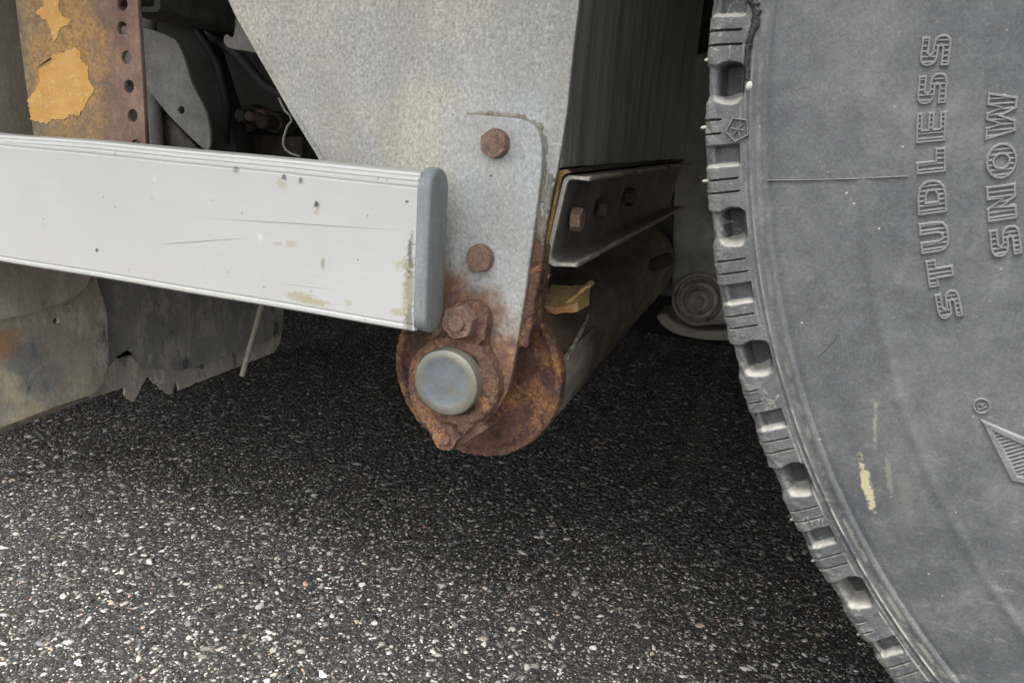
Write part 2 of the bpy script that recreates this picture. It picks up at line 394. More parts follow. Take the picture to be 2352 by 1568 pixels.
def organic(name, parts, mat, parent, voxel=.0011, disp=.0016, scale=.010, smooth_it=2):
    """join solids, fuse them into one skin and roughen it like a rusted casting"""
    vs = []; fs = []
    for v, f in parts:
        b0 = len(vs); vs += [tuple(p) for p in v]; fs += [tuple(b0+k for k in q) for q in f]
    me = bpy.data.meshes.new(name); me.from_pydata(vs, [], fs)
    o = bpy.data.objects.new('tmp', me); COL.objects.link(o)
    rm = o.modifiers.new('r', 'REMESH'); rm.mode = 'VOXEL'; rm.voxel_size = voxel
    sm = o.modifiers.new('s', 'SMOOTH'); sm.iterations = smooth_it; sm.factor = .5
    dg = bpy.context.evaluated_depsgraph_get(); dg.update()
    me2 = bpy.data.meshes.new_from_object(o.evaluated_get(dg)); bpy.data.objects.remove(o)
    me2.name = name
    nr = [v.normal.copy() for v in me2.vertices]
    for v, q in zip(me2.vertices, nr):
        p = v.co/scale
        h = mnoise.fractal(p, .9, 2.1, 4)+.6*max(0, mnoise.noise(p*.45))
        v.co += q*h*disp
    return fin(name, me2, mat, parent, True)
def prismdata(pts, y0, y1):
    a = [U(p[0], p[1], y0) for p in pts]; n = len(a)
    v = [(p.x, y0, p.z) for p in a]+[(p.x, y1, p.z) for p in a]
    f = [tuple(range(n)), tuple(range(2*n-1, n-1, -1))]+[(i, (i+1) % n, n+(i+1) % n, n+i) for i in range(n)]
    return v, f
def solid_lathe(c, prof, n=64):
    v, f = lathe_data(c, prof, n); m_ = n
    f = list(f); f.append(tuple(range(m_))); f.append(tuple((len(prof)-1)*m_+i for i in range(m_))); return v, f

# ------------------------------------------------------------------ tyre frame (centre, coords)
TR = .548
TC = (.49694, .5186+(CZ-.435))
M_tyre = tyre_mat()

# ------------------------------------------------------------------ materials
M_galv = galv_mat('galvanised steel with road film')
M_alu = alu_mat()
M_rust = rust_mat('scaly rust')
M_rust2 = rust_mat('orange rusted casting', mid=(.38, .22, .155), orange=(.68, .37, .16), amount=.47, tanamt=.62)
M_bolt = rust_mat('rusted bolt', dark=(.38, .23, .18), mid=(.60, .40, .30), orange=(.68, .44, .30), amount=.55, tanamt=.7, sc=1.6)
M_black = simple('black dusty paint', (.19, .20, .185), (.50, .50, .455), 34, .6, bump=.0009, stretch=(1, 1.3, .16), c3=(.5, .5, .46), s3=26, lo3=.55)
M_cap = simple('grey plastic', (.23, .25, .26), (.32, .34, .345), 60, .55, bump=.0003, stretch=(2, 2, .35), c3=(.38, .39, .37), s3=45, lo3=.56)
M_grime = simple('grimy dark steel', (.05, .046, .04), (.13, .12, .105), 28, .75, bump=.0012, stretch=(1, 1, .5), c3=(.2, .18, .15), s3=14)
M_under = simple('dark underbody', (.045, .043, .041), (.085, .082, .078), 20, .85, bump=.002)
M_dust = simple('dusty grey casting', (.28, .28, .265), (.44, .43, .39), 26, .85, bump=.0012, c3=(.52, .50, .43), s3=12, lo3=.55)

# ------------------------------------------------------------------ ground
def asphalt_mat():
    n = N('dark asphalt binder')
    a = n.noise(320, 5, .7); b = n.noise(6, 3, .5)
    k = n.ramp(a, [(.35, (.018, .0155, .013)), (.6, (.045, .038, .031)), (.75, (.09, .078, .064))])
    k = n.mix(.5, k, n.ramp(b, [(.3, .75), (.7, 1.3)]), 'MULTIPLY')
    far = n.vor(170, out=1)
    vv = n.vor(170)
    k2 = n.ramp(far, [(0, .02), (.6, .04), (.85, .10), (1, .28)])
    k = n.mix(n.m('SUBTRACT', 1.0, n.step(vv, .3, .5)), k, k2)
    h = n.m('ADD', n.m('MULTIPLY', vv, -1.0), n.m('MULTIPLY', a, .8))
    return n.out(k, .7, 0.0, h, .004, 1.0)
def stone_mat():
    n = N('road stone'); at = n.t.nodes.new('ShaderNodeAttribute'); at.attribute_name = 'tint'
    k = n.mix(.5, at.outputs['Color'], n.ramp(n.noise(500, 4, .7), [(.3, .55), (.7, 1.5)]), 'MULTIPLY')
    return n.out(k, n.ramp(n.noise(250, 2), [(.3, .4), (.7, .75)]), 0.0, n.noise(900, 3, .7), .0008, .7)
def stone_mat_obj():
    n = N('single road stone'); oi = n.t.nodes.new('ShaderNodeObjectInfo')
    k = n.ramp(oi.outputs['Random'], [(0, (.36, .34, .30)), (.22, (.52, .50, .45)), (.40, (.60, .58, .55)), (.55, (.33, .32, .31)),
                                      (.66, (.20, .19, .18)), (.88, (.42, .28, .22)), (.91, (.44, .34, .25)), (.95, (.42, .40, .26))], 'CONSTANT')
    k = n.mix(.6, k, n.ramp(n.noise(420, 4, .7), [(.3, .55), (.7, 1.5)]), 'MULTIPLY')
    return n.out(k, .6, 0.0, n.noise(800, 3, .7), .0008, .7)
M_asph = asphalt_mat(); M_stone = stone_mat(); M_stone1 = stone_mat_obj()
g = mk('road', [(-60, -60, 0), (60, -60, 0), (60, 60, 0), (-60, 60, 0)], [(0, 1, 2, 3)], M_asph)
g['kind'] = 'structure'; g['label'] = 'coarse dark asphalt road with pale stones bedded in it'

ico = bmesh.new(); bmesh.ops.create_icosphere(ico, subdivisions=1, radius=1)
IV = np.array([v.co[:] for v in ico.verts]); IF = [[v.index for v in f.verts] for f in ico.faces]; ico.free()
keep = [f for f in IF if max(IV[i][2] for i in f) > -.1]; IF = np.array(keep)
def tint(n):
    u = rng.random(n); t = np.empty((n, 3))
    b = np.where(u < .52, rng.uniform(.012, .05, n), np.where(u < .80, rng.uniform(.05, .16, n), rng.uniform(.17, .55, n)))
    warm = np.clip(rng.normal(.06, .05, n), -.04, .16)
    t[:, 0] = b*(1+warm); t[:, 1] = b; t[:, 2] = b*(1-warm*1.3)
    pk = (rng.random(n) < .005); t[pk] = np.c_[rng.uniform(.32, .45, pk.sum()), rng.uniform(.21, .27, pk.sum()), rng.uniform(.15, .20, pk.sum())]
    return t
def stones_mesh(P, rad, asp, hgt, tints):
    n = len(P); k = len(IV)
    ang = rng.random(n)*6.283; jit = 1+rng.uniform(-.28, .28, (n, k, 1))
    v = IV[None]*jit
    v = np.concatenate([v[:, :, :1]*rad[:, None, None]*asp[:, None, None], v[:, :, 1:2]*rad[:, None, None], v[:, :, 2:]*hgt[:, None, None]], 2)
    c, s = np.cos(ang)[:, None], np.sin(ang)[:, None]
    x = v[:, :, 0]*c-v[:, :, 1]*s; y = v[:, :, 0]*s+v[:, :, 1]*c
    co = np.stack([x+P[:, 0:1], y+P[:, 1:2], v[:, :, 2]-hgt[:, None]*.25], 2).reshape(-1, 3)
    fc = (IF[None]+(np.arange(n)*k)[:, None, None]).reshape(-1, 3)
    me = bpy.data.meshes.new('gravel'); me.vertices.add(len(co)); me.vertices.foreach_set('co', co.astype(np.float32).ravel())
    me.loops.add(fc.size); me.loops.foreach_set('vertex_index', fc.astype(np.int32).ravel())
    me.polygons.add(len(fc)); me.polygons.foreach_set('loop_start', np.arange(0, fc.size, 3, dtype=np.int32))
    me.update(calc_edges=True)
    at = me.color_attributes.new('tint', 'FLOAT_COLOR', 'POINT')
    cc = np.ones((len(co), 4), np.float32); cc[:, :3] = np.repeat(tints, k, 0); at.data.foreach_set('color', cc.ravel())
    return me
def scatter(x0, x1, y0, y1, sp):
    nx, ny = int((x1-x0)/sp), int((y1-y0)/sp)
    gx, gy = np.meshgrid(np.arange(nx), np.arange(ny)); P = np.c_[gx.ravel(), gy.ravel()]*sp+rng.uniform(0, sp, (nx*ny, 2))
    return P+[x0, y0]
def inview(P, pad=60):
    v = np.c_[P, np.full(len(P), -CZ)]
    cam3 = np.stack([v@np.array(cx_), v@np.array(cy_), v@np.array(cz_)], 1)
    px = PX+F*cam3[:, 0]/cam3[:, 2]; py = PY+F*cam3[:, 1]/cam3[:, 2]
    return (cam3[:, 2] > .05) & (px > -pad-240) & (px < 2352+pad) & (py < 1568+pad+200)
Pn = scatter(-1.15, .55, .24, .80, .0025); Pn = Pn[inview(Pn)]
Pf = scatter(-1.9, .9, .80, 1.8, .0050); Pf = Pf[inview(Pf)]
Pa = np.r_[Pn, Pf]
ra = np.r_[np.clip(rng.lognormal(math.log(.00090), .46, len(Pn)), .0006, .0045), np.clip(rng.lognormal(math.log(.0020), .35, len(Pf)), .0012, .005)]
tt = tint(len(Pa)); tt[len(Pn):] = tt[len(Pn):]*.45+.035
gr = fin('gravel', stones_mesh(Pa, ra, rng.uniform(1, 2.3, len(Pa)), ra*rng.uniform(.4, .75, len(Pa)), tt), M_stone, g)
gr['kind'] = 'stuff'; gr.data.materials[0] = M_stone
# the largest bedded stones, each a piece of its own
sm_meshes = []
for q in range(10):
    me = bpy.data.meshes.new('stone'); b2 = bmesh.new(); bmesh.ops.create_icosphere(b2, subdivisions=2, radius=1)
    ax = random.uniform(1.0, 1.9)
    for v in b2.verts:
        n_ = mnoise.noise(v.co*1.1+Vector((q*7, 0, 0)))
        v.co *= 1+.45*n_; v.co.x *= ax; v.co.z *= .55
    b2.to_mesh(me); b2.free(); me.materials.append(M_stone1); sm_meshes.append(me)
cand = scatter(-.95, .45, .30, .80, .034); cand = cand[inview(cand, 0)]
rng.shuffle(cand); cand = cand[:290]
for i, (x, y) in enumerate(cand):
    o = bpy.data.objects.new('stone', sm_meshes[i % 10]); COL.objects.link(o); o.parent = g
    s_ = min(random.lognormvariate(math.log(.0019), .35), .0042); o.scale = (s_, s_, s_)
    o.location = (x, y, -s_*.12); o.rotation_euler = (random.uniform(-.2, .2), random.uniform(-.2, .2), random.uniform(0, 6.28))

# ------------------------------------------------------------------ the truck
T = bpy.data.objects.new('truck', None); COL.objects.link(T); T.location = BASE; T.empty_display_size = .1
T['label'] = 'heavy truck with aluminium side rail, rusty steel brackets and worn studless tyre'
T['category'] = 'truck'

# truck body overhead, plus unseen side and far panels added to block light underneath
box('load_floor', (-4.5, .40, .84), (-.075, 2.9, 1.9), M_under, T)
box('wheel_arch', (-.058, .68, .82), (2.6, 2.9, 1.9), M_under, T)
box('side_shade_panel', (-4.5, .335, .80), (.02, .398, 1.9), M_black, T)  # unseen body side, its lower edge set to place the ground shadow
box('wheel_shade_panel', (.021, .37, 1.14), (1.1, .67, 1.9), M_black, T)  # unseen box added above the wheel to shade the road by the tyre
box('far_light_blocker', (-4.5, 2.3, -.01), (2.6, 2.36, .838), M_under, T)  # unseen panel added to stop light entering from the far side
box('frame_rail', (-4.5, 1.42, .44), (2.6, 1.50, .72), M_under, T)
box('rear_light_blocker', (-1.9, .78, .05), (-1.84, 2.29, .838), M_under, T)  # unseen wall added to keep out light from the left

# --- side guard rail of ribbed aluminium
yb = .52
zt = U(500, 352, yb).z; zb = U(500, 685, yb).z
H = zt-zb
xr = U(957, 570, yb).x
prof = [(0.0015, 0), (0, .0015), (0, .0040), (.0009, .0046), (.0009, .0060), (0, .0068), (0, H-.0128), (.0008, H-.0122), (.0008, H-.0110), (0, H-.0103), (0, H-.0086),
        (.0010, H-.0080), (.0010, H-.0068), (.0003, H-.0060), (.0006, H-.0046), (.0018, H-.0042), (.0018, H-.0030), (.0013, H-.0024), (.0022, H-.0006), (.0035, H),
        (.030, H), (.0315, H-.002), (.0315, .0015), (.030, 0)]
xs_ = list(np.linspace(-2.6, -.9, 8))+list(np.linspace(-.88, xr-.003, 60))+[xr]
vs = []; fs = []; n_ = len(prof)
for j, x in enumerate(xs_):
    wob = .0008*math.sin(x*9)+.0005*math.sin(x*31+1)
    for (dy, z) in prof:
        dent = 0
        if z > H-.007 and -.86 < x < -.60: dent = -.0018*math.exp(-((x+.72)/.07)**2)
        vs.append((x+(.0010*math.sin(z*340+1)*math.sin(z*900) if j == len(xs_)-1 else 0), yb+dy+wob*.4, zb+z+dent+wob*.3))
for j in range(len(xs_)-1):
    for i in range(n_): fs.append((j*n_+i, j*n_+(i+1) % n_, (j+1)*n_+(i+1) % n_, (j+1)*n_+i))
fs += [tuple(range(n_)), tuple((len(xs_)-1)*n_+i for i in range(n_))]
rail = mk('side_rail', vs, fs, M_alu, T)
# end cap: stadium outline, rounded edges
def stadium(w, h, n=14):
    r = w/2; return [(r*math.cos(a), h/2-r+r*math.sin(a)) for a in np.linspace(0, math.pi, n)]+[(-r*math.cos(a), -h/2+r-r*math.sin(a)) for a in np.linspace(0, math.pi, n)]
ccy, ccz = yb+.0155, zb+H/2+.0005
st = stadium(.0345, H+.006)
ec = outline_mesh('end_cap', [st], .012, lambda u, v, w: (xr-.0012+w, ccy+u, ccz+v), M_cap, rail, .0026, True)
ec.data.set_sharp_from_angle(angle=.9)
# rail brackets reaching back to the frame (behind the rail)
box('rail_bracket', (-.35, yb+.034, zb+.02), (-.30, .581, zt-.02), M_grime, T, .002)

# --- perforated post, folded from rusty sheet
holes = []
for (hx, hy) in ((281, 10), (280, 65), (290, 132), (296, 199), (304, 266), (311, 336), (272, -58)):
    holes.append(circ(hx, hy, 11.5, 20, 15))
yp = .605
M_post = None
def post_mat():
    n = N('rusty post with flaking primer'); X, Y, Z = n.xyz()
    a = n.noise(60, 6, .72); b = n.noise(18, 5, .65); c = n.noise(300, 3, .7)
    k = n.ramp(a, [(.30, (.15, .115, .09)), (.45, (.27, .21, .155)), (.58, (.34, .26, .16)), (.72, (.50, .31, .11))])
    xr_ = U(220, 160, yp).x
    br = n.ramp(n.noise(45, 6, .7, vec=n.sc((1, 1, .6))), [(.3, (.20, .12, .09)), (.5, (.29, .18, .13)), (.7, (.40, .26, .18))])
    k = n.mix(n.step(n.m('ADD', X, n.m('MULTIPLY', b, .03)), xr_-.005, xr_+.035), k, br)
    for px, py, rx, rz in ((150, 200, .052, .055), (125, 40, .045, .05), (190, 110, .03, .04)):
        q = U(px, py, yp); k = n.mix(n.m('MULTIPLY', n.blob((q.x, q.y, q.z), (rx, .5, rz), 1.0, 48, .5), .5), k, n.ramp(c, [(.35, (.42, .22, .08)), (.6, (.62, .36, .12))]))
    gy = n.step(n.noise(38, 5, .7, vec=n.sc((1, 1, .8), off=(2, 4, 6))), .55, .66)
    k = n.mix(n.m('MULTIPLY', gy, .6), k, (.15, .145, .13))
    k = n.mix(.45, k, n.ramp(c, [(.3, .6), (.7, 1.4)]), 'MULTIPLY')
    return n.out(k, .7, 0.0, n.m('ADD', a, n.m('MULTIPLY', c, .3)), .0022, .9)
def primer_mat():
    n = N('orange primer'); a = n.noise(35, 5, .65); c = n.noise(160, 5, .7)
    k = n.ramp(a, [(.3, (.72, .36, .09)), (.7, (.88, .52, .16))])
    k = n.mix(n.step(c, .56, .68), k, (.85, .63, .33))
    k = n.mix(n.step(n.noise(95, 6, .75, vec=n.sc((1, 1, 1), off=(1, 8, 3))), .63, .70), k, (.33, .14, .05))
    return n.out(k, .6, 0.0, n.m('ADD', a, n.m('MULTIPLY', c, .4)), .0008, .8)
M_post = post_mat(); M_primer = primer_mat()
post = slab('perforated_post', [(22, -100), (305, -100), (315, 0), (326, 160), (336, 345), (80, 345), (75, 300), (60, 200), (48, 110), (35, 0)], yp, yp+.005, M_post, T, holes, .0006)
post['label'] = 'rusty steel post with a row of punched holes and peeling orange primer'
q3 = lambda L: [(x/3, y/3) for x, y in L]
slab('primer_patch', jag(q3([(350, 380), (400, 370), (460, 350), (520, 320), (550, 360), (560, 420), (605, 460), (610, 560), (650, 620), (600, 700), (550, 790), (520, 800), (490, 785),
     (440, 830), (360, 820), (320, 855), (250, 840), (208, 825), (190, 690), (230, 640), (270, 560), (265, 480), (300, 460), (350, 430)]), 2.4, 10, 3), yp-.0007, yp-.0001, M_primer, post, bev=.00015)
slab('primer_patch', jag(q3([(300, -40), (400, -40), (405, 60), (420, 110), (490, 130), (470, 170), (410, 190), (400, 240), (370, 290), (355, 230), (330, 150), (290, 120), (240, 90), (300, 40)]), 2.4, 10, 5),
     yp-.0007, yp-.0001, M_primer, post, bev=.00015)

# --- big galvanised plate with folded slanting edge, and bolted strap in front
yg = .585
outl = [(468, -160), (1347, -160), (1331, 0), (1316, 120), (1303, 250), (1291, 330), (1280, 392), (1266, 450), (1254, 520), (1247, 570), (1244, 578), (1238, 575), (1225, 640), (1200, 690), (1180, 800), (1010, 790),
        (950, 700), (870, 580), (740, 358), (680, 260), (616, 148), (552, 37), (536, 0)]
plate = slab('mounting_plate', outl, yg, yg+.006, M_galv, T, bev=.0009)
plate['label'] = 'wide galvanised plate dulled by brown road film'
slab('folded_edge', [(455, -160), (475, -160), (545, 0), (562, 37), (690, 260), (750, 358), (900, 620), (872, 620), (727, 358), (667, 260), (603, 148), (540, 37), (523, 0)], yg+.0062, yg+.0105, M_galv, plate, bev=.0008)
strap_pts = smoothpoly([(1075, 264), (1150, 268), (1200, 275), (1232, 293), (1244, 330), (1243, 400), (1233, 480), (1217, 600), (1202, 700), (1188, 790), (1176, 860), (1158, 915), (1110, 975), (1050, 1000),
                        (990, 985), (955, 930), (950, 860), (975, 800), (1000, 740), (1012, 600), (1012, 400), (1018, 300), (1040, 270)], 4)
strap = slab('bolted_strap', strap_pts, yg-.0085, yg-.0002, M_galv, T, bev=.0012)
strap['label'] = 'bluish galvanised strap with round top, rusting below'
pi = math.pi
c = U(1140, 330, yg-.0085)
hexbolt('bolt', c, U(1172, 330, c.y).x-c.x, .0085, M_bolt, strap, rot=math.radians(98), marks=[('8', math.radians(205), .0052, .0045, .9), ('8', math.radians(255), .0058, .0045, .4), ('O', math.radians(10), .0060, .0045, -.8), ('M', math.radians(62), .0056, .0045, -.5)])
c = U(1105, 592, yg-.0085)
hexbolt('bolt', c, U(1136, 592, c.y).x-c.x, .0075, M_bolt, strap, rot=math.radians(78), marks=[('8', math.radians(15), .0050, .0042, 1.2), ('8', math.radians(50), .0052, .0042, 1.2), ('C', math.radians(195), .0055, .0045, 1.7), ('M', math.radians(235), .0058, .0045, 2.2)])

# caked seam along the strap's edge and weld beads on the plate's edge
def bead(name, pts, y, r, mat, parent, seed=0, lump=.35):
    rr = random.Random(seed); P = []; Rr = []
    for i in range(len(pts)-1):
        a, b = Vector(pts[i]), Vector(pts[i+1]); k = max(2, int((b-a).length/6))
        for j in range(k):
            p = a.lerp(b, j/k); P.append(U(p.x+rr.uniform(-2.2, 2.2), p.y+rr.uniform(-1.5, 1.5), y)); Rr.append(r*(1+rr.uniform(-lump, lump)))
    return tube(name, P, Rr, mat, parent, 8)
M_crust = simple('caked pale dirt', (.30, .275, .22), (.46, .43, .36), 90, .9, bump=.0016, c3=(.22, .15, .09), s3=30)
bead('weld_bead', [(1076, 262), (1150, 264), (1202, 271), (1238, 289), (1252, 330), (1250, 400), (1244, 470)], yg+.0006, .0022, M_crust, plate, 3, .5)
bead('weld_bead', [(1268, 400), (1256, 470), (1245, 540), (1240, 572)], yg+.0012, .0028, M_crust, plate, 4, .4)
bead('weld_bead', [(1241, 480), (1236, 530), (1228, 570)], yg+.001, .0020, M_crust, plate, 6, .5)

# --- rusty thick bar behind the strap (its edge shows on the right)
rb = prismdata([(1150, 545), (1228, 546), (1250, 574), (1240, 640), (1229, 690), (1220, 750), (1211, 797), (1150, 800)], yg-.005, .6145)
organic('rusty_bar', [rb], M_rust, T, .0014, .0016, .006)

# --- torsion tube, end flange
yf = .618
fc = U(1097, 851, yf); rf = (U(1289, 851, yf).x-U(906, 851, yf).x)/2
v, f = solid_lathe(fc, [(.008, rf*.96), (.008, rf), (.0, rf), (-.006, rf-.001), (-.0062, rf-.0065), (-.001, rf-.0095), (.0015, rf-.02), (.0015, .02)], 96)
flange = organic('end_flange', [(v, f)], M_rust, T, .0013, .0012, .006)
flange['label'] = 'round rust-scaled flange closing the tube'
def tubemat():
    n = N('greasy tube'); X, Y, Z = n.xyz()
    a = n.noise(24, 6, .7, vec=n.sc((1.5, .5, 1.5))); c = n.noise(160, 5, .75)
    k = n.ramp(a, [(.3, (.09, .068, .05)), (.5, (.20, .155, .115)), (.7, (.36, .30, .22))])
    near = n.m('SUBTRACT', 1.0, n.step(n.m('ADD', Y, n.m('MULTIPLY', a, .1)), .70, .80))
    k = n.mix(n.m('MULTIPLY', n.m('MULTIPLY', near, n.step(c, .46, .60)), .9), k, (.26, .13, .07))
    k = n.mix(n.step(n.noise(120, 5, .8), .60, .70), k, (.50, .44, .33))
    return n.out(k, .6, 0.0, n.m('ADD', a, n.m('MULTIPLY', c, .8)), .006, 1.0)
M_tube = tubemat()
tb = lathe('axle_tube', fc, [(.0, rf-.004), (.85, rf-.0045), (.86, .01)], M_tube, T, 96)
tb['label'] = 'dark greasy tube running under the truck from the rusty flange'
M_slv = simple('stained grey sleeve', (.13, .11, .085), (.30, .265, .21), 60, .75, bump=.0018, stretch=(1, .5, 1), c3=(.30, .27, .20), s3=30, lo3=.56)
# sleeve half shell on the lower side of the tube
a0, a1 = math.radians(-130), math.radians(18)
sv, sf = [], []
for j, (yy, rr_) in enumerate(((.009, rf-.003), (.010, rf-.0006), (.10, rf-.0006), (.128, rf-.0006), (.130, rf-.004))):
    for i in range(61):
        t = i/60; a = a0+(a1-a0)*t
        e = yy*(1+(.22*math.sin(i*.9)+.4*mnoise.noise(Vector((i*.3, 0, 0))))*(j > 2)*.25)
        if j > 2: e *= .55+.55*min(1, t*1.2+.15)
        w = rr_+.0009*mnoise.noise(Vector((i*.25, j, 3)))
        sv.append((fc.x+math.cos(a)*w, yf+e, fc.z+math.sin(a)*w))
for j in range(4):
    for i in range(60): sf.append((j*61+i, j*61+i+1, (j+1)*61+i+1, (j+1)*61+i))
mk('tube_sleeve', sv, sf, M_slv, tb, True)
# clamp block on the tube: raised edge with cream flaking
cb = []
for (px, py, yy) in ((1292, 968, .655), (1318, 930, .655), (1372, 862, .70), (1368, 872, .70)): cb.append(U(px, py, yy))
M_flake = simple('flaking cream scale', (.30, .27, .18), (.55, .50, .36), 80, .85, bump=.002, c3=(.12, .10, .07), s3=70, lo3=.5)
P1 = []
for i in range(26):
    t = i/25; a = math.radians(14+14*t); yy = yf+.018+.105*t
    P1.append((fc.x+math.cos(a)*(rf-.002), yy, fc.z+math.sin(a)*(rf-.002)+.001*mnoise.noise(Vector((i*.6, 0, 0)))))
tube('scale_ridge', P1, [.0022*(1+.7*mnoise.noise(Vector((i*.7, 3, 0)))) for i in range(26)], M_flake, tb, 8)

# --- pivot casting: ring, lugs, pin
c0 = U(1034, 884, .575); rpin = (U(1098, 880, .552).x-U(950, 880, .552).x)/2
cp = U(1022, 880, .552)
ring = solid_lathe((cp.x+.0035, .575, cp.z-.0015), [(0.006, rpin+.012), (-.010, rpin+.0105), (-.0125, rpin+.008), (-.0125, rpin+.001), (-.011, rpin+.0005), (.002, rpin+.0005)], 72)
body = prismdata(smoothpoly([(1048, 700), (1085, 690), (1113, 703), (1126, 735), (1120, 785), (1136, 830), (1150, 875), (1140, 930), (1108, 978), (1060, 1012), (1010, 1020), (985, 985), (955, 945), (938, 890), (946, 825), (985, 785), (1012, 765), (1022, 725)], 3), .5705, .5785)
def cyl(c, r, y0, y1, n=40): return solid_lathe((c.x, 0, c.z), [(y0, r), (y1, r)], n)
b1 = U(1060, 742, .565); b2 = U(1028, 1000, .565)
s_ = (U(1100, 884, .565).x-U(1000, 884, .565).x)/100
parts = [ring, body, cyl(b1, 43*s_, .5660, .574), cyl(b2, 33*s_, .5670, .5765)]
parts.append(prismdata([(1062, 700), (1095, 694), (1120, 730), (1112, 780), (1092, 800), (1080, 760)], .5650, .574))
parts.append(prismdata([(1108, 800), (1120, 838), (1130, 890), (1112, 950), (1065, 1000), (1045, 985), (1088, 940), (1105, 880), (1098, 835), (1085, 790)], .5640, .5735))
parts.append(prismdata([(1000, 985), (1055, 975), (1095, 955), (1120, 985), (1062, 1022), (1015, 1028)], .5680, .605))
cast = organic('pivot_casting', parts, M_rust2, T, .0010, .0008, .005, 2)
cast['label'] = 'orange-brown rusted pivot casting with two bolted lugs'
def pin_mat():
    n = N('turned steel pin')
    v = n.t.nodes.new('ShaderNodeVectorMath'); v.operation = 'SUBTRACT'; n._in(v.inputs[0], n.pos); v.inputs[1].default_value = (cp.x-.001, 0, cp.z+.001)
    w = n.t.nodes.new('ShaderNodeVectorMath'); w.operation = 'MULTIPLY'; n._in(w.inputs[0], v.outputs[0]); w.inputs[1].default_value = (1, 0, 1)
    l = n.t.nodes.new('ShaderNodeVectorMath'); l.operation = 'LENGTH'; n._in(l.inputs[0], w.outputs[0]); r = l.outputs['Value']
    rg = n.m('SINE', n.m('MULTIPLY', r, 5200.0)); a = n.noise(60, 5, .7)
    k = n.mix(n.step(n.m('ADD', r, n.m('MULTIPLY', n.m('SUBTRACT', a, .5), .004)), rpin*.66, rpin*.76), n.ramp(a, [(.3, (.25, .285, .32)), (.7, (.38, .42, .45))]), n.ramp(a, [(.3, (.30, .305, .27)), (.7, (.44, .43, .34))]))
    k = n.mix(n.m('MULTIPLY', n.step(n.noise(40, 5, .7, vec=n.sc((1, 1, 1), off=(3, 3, 3))), .52, .7), .5), k, (.36, .27, .14))
    return n.out(k, .42, .55, n.m('ADD', n.m('MULTIPLY', rg, .12), a), .0005, .5)
pin = lathe('pin', (cp.x, .552, cp.z), [(.03, rpin), (.004, rpin), (.0014, rpin-.0012), (.0003, rpin-.0035), (0, rpin-.008), (.0002, rpin*.70), (.0006, rpin*.5), (0.0006, .0002)], pin_mat(), cast, 80)
pin['label'] = 'round grey turned end of the pin'
hexbolt('nut', (U(1056, 738, .560).x, .5668, U(1056, 738, .560).z), 37*s_, .0135, M_bolt, cast, rot=.3, stub=(17*s_, .003))
hexbolt('nut', (U(1025, 1003, .560).x, .5680, U(1025, 1003, .560).z), 31*s_, .0125, M_rust, cast, rot=.1, stub=(14*s_, .002))

# --- crossmember, wooden packing, C channel
xs0 = U(1299, 270, .592).x
zc0 = U(1285, 386, .592).z
box('crossmember', (xs0-.13, .5925, zc0), (xs0, 1.36, .838), M_black, T, .0012)
M_wood = simple('weathered plywood', (.24, .14, .05), (.50, .32, .12), 60, .85, bump=.0014, stretch=(1, .25, 1), c3=(.10, .065, .035), s3=22, lo3=.56)
def wood_plank_mat():
    n = N('plywood packing'); X, Y, Z = n.xyz()
    f = n.noise(140, 6, .7, vec=n.sc((.4, 1, 1))); k = n.ramp(f, [(.3, (.30, .18, .07)), (.7, (.58, .39, .16))])
    back_dark = n.step(n.m('ADD', Y, n.m('MULTIPLY', n.noise(30, 5, .7), .02)), .603, .616)  # much darker colour behind the front end of the strip
    k = n.mix(back_dark, k, n.ramp(f, [(.3, (.035, .028, .02)), (.7, (.10, .08, .055))]))
    return n.out(k, .85, 0.0, f, .002, .9)
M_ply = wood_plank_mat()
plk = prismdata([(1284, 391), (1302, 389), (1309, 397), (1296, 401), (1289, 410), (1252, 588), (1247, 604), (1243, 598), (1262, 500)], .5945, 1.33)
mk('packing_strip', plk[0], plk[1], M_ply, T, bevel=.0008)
def cchan_mat():
    n = N('C channel steel'); X, Y, Z = n.xyz()
    f = n.noise(35, 6, .7, vec=n.sc((1, .7, .6))); c = n.noise(170, 4, .7)
    k = n.ramp(f, [(.3, (.15, .14, .12)), (.6, (.28, .26, .23)), (.75, (.42, .37, .30))])
    e = n.m('SUBTRACT', 1.0, n.step(n.m('ADD', Y, n.m('MULTIPLY', n.m('SUBTRACT', n.noise(40, 5, .7), .5), .05)), .602, .607))
    k = n.mix(e, k, n.ramp(c, [(.3, (.42, .39, .34)), (.7, (.70, .66, .58))]))
    return n.out(k, .6, .2, n.m('ADD', f, n.m('MULTIPLY', c, .4)), .0018, .9)
M_cch = cchan_mat()
yc = .599
cc_ = prismdata([(1352, 407), (1306, 403), (1297, 408), (1292, 420), (1253, 585), (1256, 602), (1270, 612), (1322, 613), (1326, 606), (1276, 603), (1266, 596), (1264, 585), (1302, 424), (1306, 415), (1314, 412), (1353, 416)], yc, 1.30)
cchan = mk('c_channel', cc_[0], cc_[1], M_cch, T, bevel=.0006)
cchan['label'] = 'open steel channel lying beneath the black crossmember'
lip = bead('rusty_lip', [(1318, 611), (1322, 611)], yc, .001, M_rust, cchan, 9)
bpy.data.objects.remove(lip)
